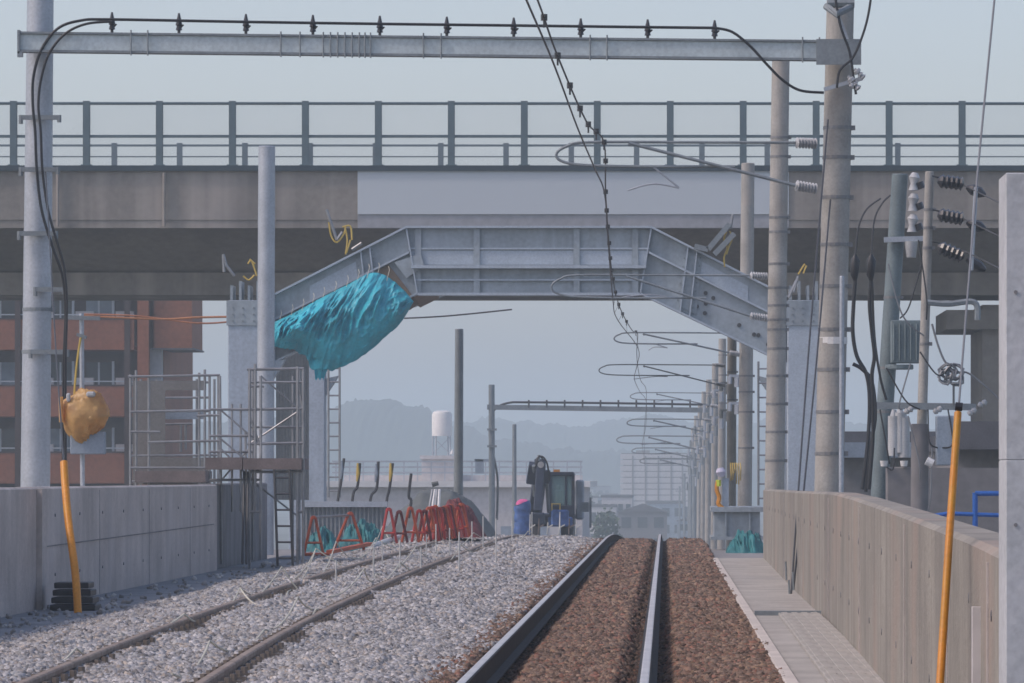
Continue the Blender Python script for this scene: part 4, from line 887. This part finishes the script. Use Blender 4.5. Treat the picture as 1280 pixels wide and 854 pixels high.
b = MB(); b.box(X(690, D), D-1.7, Z(658, D), X(712, D), D-1.2, Z(637, D)); o = b.build('blue_crate', m_bluet, bevel=.06); tag(o, 'blue plastic crate in front of the excavator cab', 'crate')
root = empty('wrapped_bundle', P(653, 665, D-6), 'upright blue wrapped bundle left of the excavator', 'bundle')
b = MB(); D_ = D-6; b.tube([P(653+2*noise.noise(Vector((y_*.2, 1, 1))), y_, D_) for y_ in range(668, 627, -3)], [.30*(1+.4*noise.noise(Vector((y_*.13, 4, 2)))) for y_ in range(668, 627, -3)], 11); b.build('wrap', m_bluet, root, smooth=True)
b = MB(); b.tube([P(654, 631, D_), P(654, 627, D_), P(654, 624, D_)], [.27,.24,.1], 14); b.build('pink_top', m_pink, root, smooth=True)
for i, x in enumerate((662, 673, 684, 699, 711, 720)):
    Dq = 150; b = MB(); yb = 668; b.tube([P(x, yb, Dq), P(x+1, 643+(i % 3)*5, Dq)], .018, 5); b.tube([P(x, yb-8, Dq), P(x+7, yb-12, Dq)], .02, 5)
    o = b.build('marker_stake', m_plank if i % 3 == 1 else m_stake); tag(o, 'thin stake in the row right in front of the excavator', 'stake', 'stakes before the excavator')
b = MB(); b.tube([P(738, 660, 170), P(738, 622, 170)], .04, 6); b.box(X(725, 170), 169.9, Z(640, 170), X(736, 170), 170, Z(628, 170)); o = b.build('signal_box', m_cab); tag(o, 'small grey signal box on a post right of the excavator', 'signal box')

# right side, at the arch foot: teal sheet, ropes on poles
mound('ground_sheet', 904, 962, 702, 664, 108, 2.2, m_teal_g, 'dark teal sheet filling the gap at the end of the right walkway', 'sheet', 4.2, rough=.14)
rt = empty('rope_bundle', P(918, 600, 131), 'coils of yellow rope hung around the third right pole', 'rope')
for i in range(6):
    x = 913+i*2.4; b = MB(); b.tube(spline([P(x, 579, 131.6), P(x+1, 590+random.uniform(-4, 4), 131.4), P(x+.5, 600+random.uniform(-9, 6), 131.6)]), .016, 5); b.build('rope_strand', m_yellow, rt)
rt = empty('rope_bundle', P(900, 634, 116), 'orange and yellow rope bundle with a pale float on the arch foot girder', 'rope')
b = MB(); b.tube(spline([P(897, 602, 116), P(896, 612, 116), P(899, 622, 116), P(898, 630, 116), P(904, 636, 116)]), [.05]*33, 6); b.build('orange_rope', m_orange, rt)
b = MB(); b.tube([P(898, 600, 116), P(898, 608, 116)], .06, 6); b.build('yellow_rope', M('lime_yellow', (.6, .7, .05)), rt)
b = MB(); b.tube([P(900, 585, 116), P(901, 590, 116), P(902, 596, 116)], [.07, .12, .07], 10); b.build('float', M('pale_lilac', (.6, .58, .7)), rt, smooth=True)
b = MB(); b.box(X(903, 116), 116, Z(634, 116), X(911, 116), 116.3, Z(598, 116)); b.build('rail_cloth', m_cab, rt)
ladder('ladder', 948, 960, 452, 632, 125, 10, 'thin ladder between the second and third right poles', r=.028)
# steps of hardware on the line of far poles
for i in range(24):
    D_ = 150+(i % 12)*22; px = VX+2.02*F/D_; y0 = 470+(i % 12)*9+(34 if i > 11 else 0)
    b = MB(); b.bar(P(px-7, y0, D_), P(px+6, y0, D_), .08, .08); b.tube([P(px-6, y0, D_), P(px-6, y0+10, D_)], .07, 6); b.tube([P(px+3, y0+2, D_), P(px+3, y0+14, D_)], .09, 6)
    o = b.build('pole_bracket', m_galv_d if i % 2 else m_galv); tag(o, 'small steel bracket with fittings on the receding right pole row', 'bracket', 'brackets on the receding poles')

# ------------------------------------------------------------------ utility poles on the right
D = 88
U = pole('utility_pole', 1100, 1125, 219, D, 25, 20, GROUND, m_xf, 'dark green-grey utility pole carrying transformer and cables on the right', (300, 372, 460, 515), py0=610)
b = MB(); b.box(X(1112, D), D-.75, Z(455, D), X(1148, D), D-.25, Z(402, D))
for k in range(5): b.box(X(1114+k*7, D), D-.79, Z(452, D), X(1116+k*7, D), D-.75, Z(406, D))
b.tube([P(1124, 456, D-.5), P(1124, 462, D-.5)], .25, 12); b.build('transformer', m_xf, U, bevel=.02)
b = MB(); b.bar(P(1105, 300, D-.2), P(1163, 298, D-.2), .09, .09); b.build('crossarm', m_galv, U)
for i, (x, y) in enumerate(((1143,222),(1142,248),(1141,274))):
    b = MB(); b.tube([P(x+1, y-6, D-.2), P(x, y, D-.2), P(x-1, y+8, D-.2), P(x-1, y+16, D-.2)], [.05,.1,.055,.09], 10); b.build('surge_arrester', m_ins_w, U, smooth=True)
    b = MB(); b.tube([P(x+6, y+6, D-.2), P(x+9, y+14, D-.2)], .07, 8); b.build('fuse', m_ins_d, U)
b = MB(); b.tube([P(1139, 302, D-.2), P(1139, 322, D-.2)], [.12, .08], 10); b.build('drop_insulator', m_ins_w, U, smooth=True)
for i, (x, y) in enumerate(((1117,520),(1125,516),(1130,522))):
    b = MB(); b.tube([P(x, y, D-.5), P(x, y+50, D-.5)], [.10, .10], 10); b.tube([P(x, y-8, D-.5), P(x, y, D-.5)], [.03, .06], 8); b.build('white_canister', m_ins_w, U, smooth=True)
b = MB(); b.box(X(1106, D), D-.8, Z(648, D), X(1140, D), D-.3, Z(584, D)); b.build('switch_box', m_bund, U, bevel=.02)
for x in (1105, 1130):
    b = MB(); b.tube([P(x, 576, D-.85), P(x, 583, D-.85)], [.07, .055], 10); b.build('white_bushing', m_white, U, smooth=True)
D = 84
V_ = pole('utility_pole', 1149, 1162, 216, D, 16, 11, GROUND, m_conc_pole, 'slim tan concrete utility pole right of the transformer pole', (262, 285, 310, 430), py0=640)
b = MB(); b.tube([P(1149, 700, D), P(1150, 530, D)], 11/F*D, 14); b.build('sleeve', m_bund, V_, smooth=True)
b = MB(); b.bar(P(1093, 507, D-.2), P(1220, 509, D-.2), .09, .11); b.build('crossarm', m_galv_d, V_)
for i, (x, y) in enumerate(((1215,515),(1228,505),(1136,513),(1172,513))):
    b = MB(); b.tube([P(x-5, y+3, D-.25), P(x-2, y+1, D-.25), P(x, y, D-.25), P(x+2, y-1, D-.25), P(x+5, y-4, D-.25)], [.03,.055,.035,.055,.03], 10); b.build('arm_insulator', m_ins_w, V_, smooth=True)
b = MB(); b.box(X(1169, D), D-.4, Z(582, D), X(1194, D), D-.05, Z(520, D)); b.build('pole_cabinet', m_cab, V_, bevel=.015)
b = MB(); b.tube([P(1158, 576, D-.9), P(1166, 580, D-.9)], .07, 10); b.build('white_bushing', m_white, V_)
b = MB(); b.tube(spline([P(1158, 378, D-.2), P(1185, 380, D-.2), P(1218, 378, D-.2), P(1222, 400, D-.2)]), .05, 6); b.build('mid_arm', m_galv_d, V_)
for i, y in enumerate((226, 268, 308)):
    b = MB(); p, q = P(1172, y, D-.3), P(1205, y+(4, 6, 14)[i], D-.3); pts = [p+(q-p)*k/11 for k in range(12)]; b.tube(pts, [.04]+[.12 if k % 2 else .085 for k in range(10)]+[.03], 8); b.build('strain_insulator', m_ins_d, V_)
    b = MB(); p, q = P(1208, y+(8, 10, 16)[i], D-.3), P(1232, y+(18, 18, 30)[i], D-.3); b.tube([p, p.lerp(q, .3), p.lerp(q, .7), q], [.03, .09, .09, .03], 8); b.build('strain_clamp', m_ins_d, V_)
    cable('power_line', [P(1165, y-6, D-.3), P(1200, y+4, D-.3), P(1262, y+34, D-2)], .012, m_wire, ('upper', 'middle', 'lower')[i]+' dark power line leaving the slim utility pole to the right', 'power line')
b = MB(); b.tube([P(1220, 234, D-.5), P(1214, 338, D-.5)], .035, 6); o = b.build('line_rod', m_galv, V_)
b = MB()                                             # coil of service cable
for k in range(9):
    a0 = random.random()*6; cxp, cyp = 1190+random.uniform(-8, 8), 468+random.uniform(-6, 6)
    b.tube([P(cxp+(8+4*random.random())*math.cos(a0+t*.7), cyp+(7+3*random.random())*math.sin(a0+t*.7), D-.4+.04*math.sin(t+k)) for t in range(10)], .02, 5)
b.tube([P(1192, 478, D-.4), P(1192, 507, D-.3)], .02, 5)
o = b.build('cable_coil', m_wire_l, smooth=True); tag(o, 'tangled grey coil of service cable above the right crossarm', 'cable coil')
cable('service_cable', [P(*q, D-.4) for q in ((1165,405),(1172,430),(1180,450),(1190,462))], .018, m_wire_l, 'grey service cable from the slim pole into the coil')
cable('service_cable', [P(*q, D-.4) for q in ((1180,475),(1205,465),(1228,480),(1250,500))], .016, m_wire_l, 'grey service cable leaving the coil to the right')
for i, (x, dd) in enumerate(((1069, 0), (1089, .2))):
    rt = empty('cable_termination', P(x, 345, 78+dd), ('left', 'right')[i]+' black cable sealing end hanging in front of the bridge', 'cable end')
    b = MB(); b.tube([P(x, 318, 78+dd), P(x, 326, 78+dd), P(x-1, 344, 78+dd), P(x, 352, 78+dd)], [.02, .075, .06, .025], 10); b.build('sealing_end', m_black, rt, smooth=True)
    pts = [(x, 350), (x-2, 380), (x-3+i*4, 415), (x+2+i*2, 445), (1083+i*7, 468), (1087+i*4, 500), (1085+i*6, 550), (1078+i*8, 612)]
    b = MB(); b.tube(spline([P(*q, 78+dd) for q in pts]), .03, 8); b.build('cable', m_black, rt, smooth=True)
    b = MB(); top_ = [(x, 320), (x+4, 285+i*-10), (x+14, 262-i*8), (x+32-i*8, 248-i*4)]; b.tube(spline([P(*q, 78+dd) for q in top_]), .014, 6); b.build('lead', m_wire, rt, smooth=True)
cable('thick_cable', [P(*q, 78.4) for q in ((1066,455),(1078,462),(1090,478),(1094,520),(1088,560),(1082,615))], .03, m_black, 'thick black cable joining the bundle beside the right pole', 'cable')
cable('thick_cable', [P(*q, 78.6) for q in ((1090,352),(1093,420),(1100,470),(1108,500))], .02, m_black, 'thin black cable bending right towards the transformer pole', 'cable')
b = MB(); b.box(X(1066, 80), 80, -1, X(1110, 80), 80.6, Z(625, 80)); o = b.build('outer_ledge', m_path); tag(o, 'tan concrete ledge behind the top of the right wall', 'ledge')

rt = random.Random(3)
for i, (a_, c_) in enumerate((((1110,330),(1155,420)),((1125,398),(1152,330)),((1108,460),(1150,512)),((1138,455),(1128,512)),((1160,512),(1172,560)),((1185,512),(1178,560)),((1135,520),(1150,600)),((1100,512),(1112,580)),((1150,440),(1190,455)),((1165,560),(1160,640)),((1118,560),(1108,584)),((1148,300),(1158,400)))):
    p, q = P(*a_, 83.6), P(*c_, 83.6); mid = p.lerp(q, .5)+Vector((rt.uniform(-.12, .12), -.05, -.18-rt.random()*.12))
    words_ = ('first','second','third','fourth','fifth','sixth','seventh','eighth','ninth','tenth','eleventh','twelfth')[i]
    cable('lead_cable', [p, mid, q], .013, m_black if i % 3 else m_wire_l, words_+' short drooping lead cable, from the top, between the two utility poles', 'cable', 'short lead cables at the utility poles')
# wires across under the bridge
cable('span_wire', [P(*q, 140) for q in ((100,395),(200,399),(245,397),(292,396))], .03, M('orange_sleeve', (.5, .2, .08)), 'orange sleeved wire under the bridge on the left, upper one', 'wire')
cable('span_wire', [P(*q, 140) for q in ((100,393),(170,395),(245,404),(292,402))], .025, M('orange_sleeve_b', (.45, .17, .08)), 'orange sleeved wire under the bridge on the left, lower one', 'wire')
cable('span_wire', [P(*q, 142) for q in ((505,398),(560,395),(640,387))], .022, m_wire, 'dark wire just under the bridge right of the teal tarpaulin', 'wire')

# ------------------------------------------------------------------ red-brown apartment building, left
D = 230.0
root = empty('apartment_building', (X(60, D), D, GROUND), 'red-brown tiled apartment building behind the left wall', 'building')
xl, xr = -52, X(205, D); zroof = 12.5
b = MB(); b.box(xl, D, GROUND, xr, D+14, zroof); b.build('wall', m_brick, root)
b = MB(); b.box(xl, D-.2, zroof, xr+.3, D+14.2, zroof+.35); b.build('roof', m_roofd, root)
fz_ = lambda k: Z(602, D)+k*(83/F*D)
for k in range(-3, 4):
    z0 = Z(600, D)+k*2.98
    b = MB(); b.box(xl, D-1.5, z0-.15, X(172, D), D-.002, z0+.05); b.box(xl, D-1.5, z0+.05, X(172, D), D-1.38, z0+1.2); b.build('balcony', m_brick, root)
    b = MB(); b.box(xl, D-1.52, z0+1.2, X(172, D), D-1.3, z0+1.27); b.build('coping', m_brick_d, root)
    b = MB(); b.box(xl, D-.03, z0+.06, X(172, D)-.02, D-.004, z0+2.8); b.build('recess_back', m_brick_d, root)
    for j, (xa_, xb_) in enumerate(((-200,-140),(-100,-40),(-20,22),(62,90),(108,140))):
        b = MB(); b.box(X(xa_, D), D-.12, z0+.9, X(xb_, D), D-.04, z0+2.3); f = b.build('window', m_glass if (j+k) % 3 else m_glass_l, root)
        b = MB(); b.box(X(xb_, D)+.01, D-.14, z0+.85, X(xb_, D)+.12, D-.03, z0+2.35); b.box(X((xa_+xb_)/2, D)-.04, D-.15, z0+.9, X((xa_+xb_)/2, D)+.04, D-.12, z0+2.3); b.build('frame', m_galv, f)
for k in range(0, 4):
    for px in (46, 96, 146):
        z0 = Z(600, D)+k*2.98; b = MB(); b.box(X(px, D), D-.5, z0+1.0, X(px, D)+.8, D-.16, z0+1.6); b.build('air_conditioner', m_pinkw, root)
    b = MB(); b.bar((xl, D-1.44, Z(600, D)+k*2.98+1.42), (X(172, D), D-1.44, Z(600, D)+k*2.98+1.42), .05, .05); b.build('balcony_rail', m_galv, root)
b = MB(); b.box(X(176, D), D-1.5, GROUND, X(190, D), D-.002, zroof-.4); b.build('pier', m_brick, root)
for x in (24, 160):
    b = MB(); b.box(X(x, D), D-1.56, GROUND, X(x+7, D), D-1.53, zroof-.6); b.build('downpipe', m_brick_d, root)
b = MB(); b.box(X(196, D), D-1.2, Z(436, D), X(243, D), D+4, Z(390, D)+4); b.build('corner_balcony', m_brick, root)
b = MB(); b.box(X(193, D), D-1.3, Z(438, D), X(245, D), D+4.1, Z(436, D)); b.build('balcony_soffit', m_roofd, root)
b = MB(); b.box(X(190, D), D-.9, GROUND, X(204, D), D-.01, Z(437, D)); b.build('stair_shaft', m_bandpanel, root)

# ------------------------------------------------------------------ buildings beyond
def block(name, px0, px1, pyt, D, depth, mat, label, cat='building', floors=0, cols=0, roofmat=None, wmat=None, gable=False, zbase=GROUND, group=None, fpx=None):
    root = empty(name, (X((px0+px1)/2, D), D, zbase), label, cat, group); zt2 = Z(pyt, D)
    b = MB(); b.box(X(px0, D), D, zbase, X(px1, D), D+depth, zt2); b.build('wall', mat, root)
    b = MB(); ov = (X(px1, D)-X(px0, D))*.03
    if gable: 
        hh = (X(px1, D)-X(px0, D))*.17; b.prism([(X(px0, D)-ov, zt2), (X(px1, D)+ov, zt2), ((X(px0, D)+X(px1, D))/2, zt2+hh)], D-.4, D+depth+.4)
    else: b.box(X(px0, D)-ov, D-ov, zt2, X(px1, D)+ov, D+depth+ov, zt2+.35)
    b.build('roof', roofmat or m_roofd, root)
    if floors:
        fh = fpx/F*D if fpx else (zt2-zbase)/floors
        for f in range(floors):
            for c_ in range(cols):
                wpx = (px1-px0)/cols; xa_, xb_ = px0+wpx*(c_+.2), px0+wpx*(c_+.8); z1 = zt2-fh*f-fh*.25; z0 = z1-fh*.5
                b = MB(); b.box(X(xa_, D), D-.08, z0, X(xb_, D), D-.01, z1); b.build('window', wmat or m_glass, root)
    return root
# white building with a rooftop tank
root = block('flat_roof_building', 400, 728, 609, 300, 30, m_pinkw, 'long pale flat-roofed building with railings behind the barricades', floors=1, cols=9, wmat=m_cab, roofmat=m_white)
b = MB()
for y in (577, 584, 591): b.tube([P(415, y, 301), P(728, y, 301)], .07, 4)
b.build('roof_rail', m_galv, root)
for x in range(420, 728, 17):
    b = MB(); b.tube([P(x, 612, 301), P(x, 576, 301)], .05, 4); b.build('rail_post', m_galv, root)
b = MB(); b.box(X(430, 304), 304, Z(612, 304), X(728, 304), 304.2, Z(594, 304)); b.build('roof_screen', m_pinkw, root)
b = MB(); b.box(X(527, 303), 303, Z(612, 303), X(567, 303), 309, Z(574, 303)); b.box(X(525, 303), 302.7, Z(574, 303), X(569, 303), 309.3, Z(569.5, 303)); b.build('stair_house', m_pinkw, root)
rt = empty('water_tank', P(552, 570, 305), 'cream cylindrical water tank on legs on the pale rooftop', 'water tank')
b = MB(); b.tube([P(552.5, y, 305) for y in (545, 518, 515, 513.3)], [.60,.60,.52,.3], 24); b.build('tank', m_white, rt, smooth=True)
for x, dd in ((541, -.4), (563, -.4), (545, .5), (560, .5)):
    b = MB(); b.tube([P(x, 570, 305+dd), P(x, 545, 305+dd)], .05, 5); b.build('leg', m_galv, rt)
b = MB(); b.tube([P(541, 546, 304.6), P(563, 568, 304.6)], .025, 4); b.tube([P(563, 546, 304.6), P(541, 568, 304.6)], .025, 4); b.build('cross_brace', m_galv, rt)
b = MB(); b.tube([P(565, 568, 304), P(566, 562, 304)], [.12, .05], 8); o = b.build('roof_vent', m_white); tag(o, 'small white roof vent beside the water tank', 'vent')
b = MB(); b.box(X(594, 290), 290, Z(592, 290), X(604, 290), 291, Z(574, 290)); b.box(X(593, 290), 290, Z(577, 290), X(612, 290), 290.5, Z(574, 290)); o = b.build('roof_unit', m_cab); tag(o, 'small blue-grey rooftop unit left of the far portal post', 'roof unit')
# distant apartments
D = 900.0
m_apt = M('dark_render', (.09, .09, .10), .9)
root = block('apartment_block', 779, 866, 569, D, 14, m_apt, 'large distant hazy apartment block between the overhead wires')
for f in range(9):
    b = MB(); zz = Z(574+f*7.4, D); b.box(X(779, D)-.5, D-2.0, zz, X(866, D)+.5, D-.05, zz+.9); b.build('balcony', m_pinkw, root)
for x in (790, 806, 822, 838, 852):
    b = MB(); b.box(X(x, D), D-2.1, GROUND, X(x+2, D), D-.06, Z(570, D)); b.build('divider', m_bund, root)
b = MB(); b.box(X(795, D), D+2, Z(569, D), X(812, D), D+8, Z(563, D)); b.box(X(836, D), D+2, Z(569, D), X(848, D), D+8, Z(565, D)); b.build('roof_house', m_bund, root)
block('office_block', 752, 790, 622, 700, 20, m_pinkw, 'low pale flat building with a green tree in front beyond the crest', floors=2, cols=4)
b = MB(); b.box(X(748, 700), 699, Z(622, 700), X(792, 700), 722, Z(618.5, 700)); 
# houses of the town
rs = random.Random(4); kinds = [m_pinkw, m_bund, m_white, m_pinkw, m_cab]; words = ['pale', 'grey', 'white', 'cream', 'bluish']
hz = []
for i in range(44):
    D_ = 640+i*21+rs.uniform(-10, 10); px = rs.uniform(735, 905) if i % 5 else rs.uniform(690, 740); wm_ = rs.uniform(3.0, 6.5)*(1 if D_ < 900 else 1.4); hm = rs.uniform(3.0, 6.0)*(1 if D_ < 900 else 1.3)
    wp = wm_/D_*F; zt3 = GROUND+hm; pyt = VY-(zt3-H)/D_*F; k = i % 5
    block('house', px-wp/2, px+wp/2, pyt, D_, 9, kinds[k], '%s distant house of the hazy town beyond the crest of the track' % words[k], 'house', floors=2, cols=3, gable=(i % 3 > 0), group='houses of the distant town, '+words[k])
# trees of the town
def tree(px, D_, h, rcr, label, group, seed):
    r2 = random.Random(seed); rt = empty('tree', (X(px, D_), D_, GROUND), label, 'tree', group)
    b = MB(); x = X(px, D_); b.tube([(x, D_, GROUND), (x, D_, GROUND+h*.6)], [.25, .12], 6)
    for k in range(4):
        a_ = k*1.6; b.tube([(x, D_, GROUND+h*.35), (x+math.cos(a_)*rcr*.6, D_+math.sin(a_)*rcr*.6, GROUND+h*.65)], [.1, .04], 5)
    b.build('trunk', m_bark, rt)
    b = MB()
    for k in range(420):
        v = Vector((r2.gauss(0, 1), r2.gauss(0, 1), r2.gauss(0, 1))).normalized()*(r2.random()**.4)
        c_ = Vector((x, D_, GROUND+h*.65))+Vector((v.x*rcr, v.y*rcr, v.z*h*.36))*(1+.3*noise.noise(v*2.5+Vector((seed, 0, 0))))
        a_ = Vector((r2.gauss(0, 1), r2.gauss(0, 1), r2.gauss(0, 1))).normalized(); e = a_.orthogonal().normalized(); s_ = rcr*r2.uniform(.08, .17)
        b.add([c_-a_*s_-e*s_*.5, c_+a_*s_-e*s_*.5, c_+a_*s_*.7+e*s_, c_-a_*s_*.7+e*s_], [(0,1,2,3)])
    b.build('crown', m_leaf, rt)
tree(757, 520, 6.6, 1.5, 'round green tree just beyond the crest beside the left rail', None, 1)
for i in range(11):
    tree(rs.uniform(725, 895), 800+i*60, rs.uniform(5, 8), rs.uniform(2, 3.6), 'distant hazy green tree among the town houses', 'trees of the distant town', 20+i)
# distant masts in the wire corridor
for i in range(7):
    D_ = 380+i*55; px = VX-2.6-6*F/D_*0+ (VX-VX)+ (30+4*i if i % 2 else 38-3*i); 
    b = MB(); b.tube([(X(px, D_), D_, EDGE(D_) if D_ < 540 else GROUND), P(px, 560+i*8, D_)], .14, 6); b.bar(P(px-5, 566+i*8, D_), P(px+5, 566+i*8, D_), .1, .12)
    o = b.build('distant_mast', m_galv_d); tag(o, 'faint distant mast in the haze beside the far overhead line', 'mast', 'faint masts beside the far line')

# buildings at the right behind the wall
root = block('grey_building', 1196, 1330, 562, 110, 14, m_bund, 'plain grey building behind the blue railing on the right', floors=0)
b = MB(); b.box(X(1190, 109), 108.6, Z(562, 109), X(1340, 109), 109.99, Z(527, 109)); b.build('fascia', m_roofd, root)
root = block('low_building', 1040, 1180, 556, 135, 10, m_bund, 'low building with a dark roof band behind the utility poles', floors=0)
b = MB(); b.box(X(1040, 134), 134.2, Z(572, 134), X(1180, 134), 134.98, Z(553, 134)); b.build('fascia', m_cab, root)
b = MB(); b.box(X(1130, 100), 100, GROUND, X(1250, 100), 108, Z(585, 100)); o = b.build('grey_wall_block', m_bund); tag(o, 'windowless dark grey shed wall behind the slim utility pole', 'shed')
root = empty('blue_railing', P(1200, 690, 60), 'blue painted steel railing with a blue panel behind the right wall', 'railing')
for x, y in ((1219, 616), (1255, 616), (1162, 645), (1188, 642)):
    b = MB(); b.tube([P(x, 760, 60), P(x, y, 60)], .032, 8); b.build('post', m_bluep, root)
b = MB(); b.tube([P(1219, 617, 60), P(1270, 617, 60)], .03, 8); b.tube([P(1160, 646, 60), P(1186, 642, 60), P(1270, 645, 60)], .025, 8); b.build('top_rail', m_bluep, root)
b = MB(); b.box(X(1162, 60), 59.95, Z(700, 60), X(1182, 60), 59.98, Z(646, 60)); b.build('panel', m_bluep, root)

# ------------------------------------------------------------------ haze: one closed box round everything, sky outside
b = MB(); b.box(-960, -70, GROUND-1.2, 960, 3900, 62)
o = b.build('haze', bpy.data.materials.new('haze_air'), loc=(0, 0, 0)); o['kind'] = 'stuff'; o['label'] = 'thin pale blue haze hanging over the whole scene'; o['category'] = 'haze'
hm = o.data.materials[0]; hm.use_nodes = True; nt = hm.node_tree
for n in list(nt.nodes):
    if n.type == 'BSDF_PRINCIPLED': nt.nodes.remove(n)
pv = nt.nodes.new('ShaderNodeVolumePrincipled'); pv.inputs['Color'].default_value = (.80, .95, 1.0, 1); pv.inputs['Density'].default_value = HAZE_DENSITY
pv.inputs['Anisotropy'].default_value = 0.0
nt.links.new(pv.outputs[0], [n for n in nt.nodes if n.type == 'OUTPUT_MATERIAL'][0].inputs['Volume'])
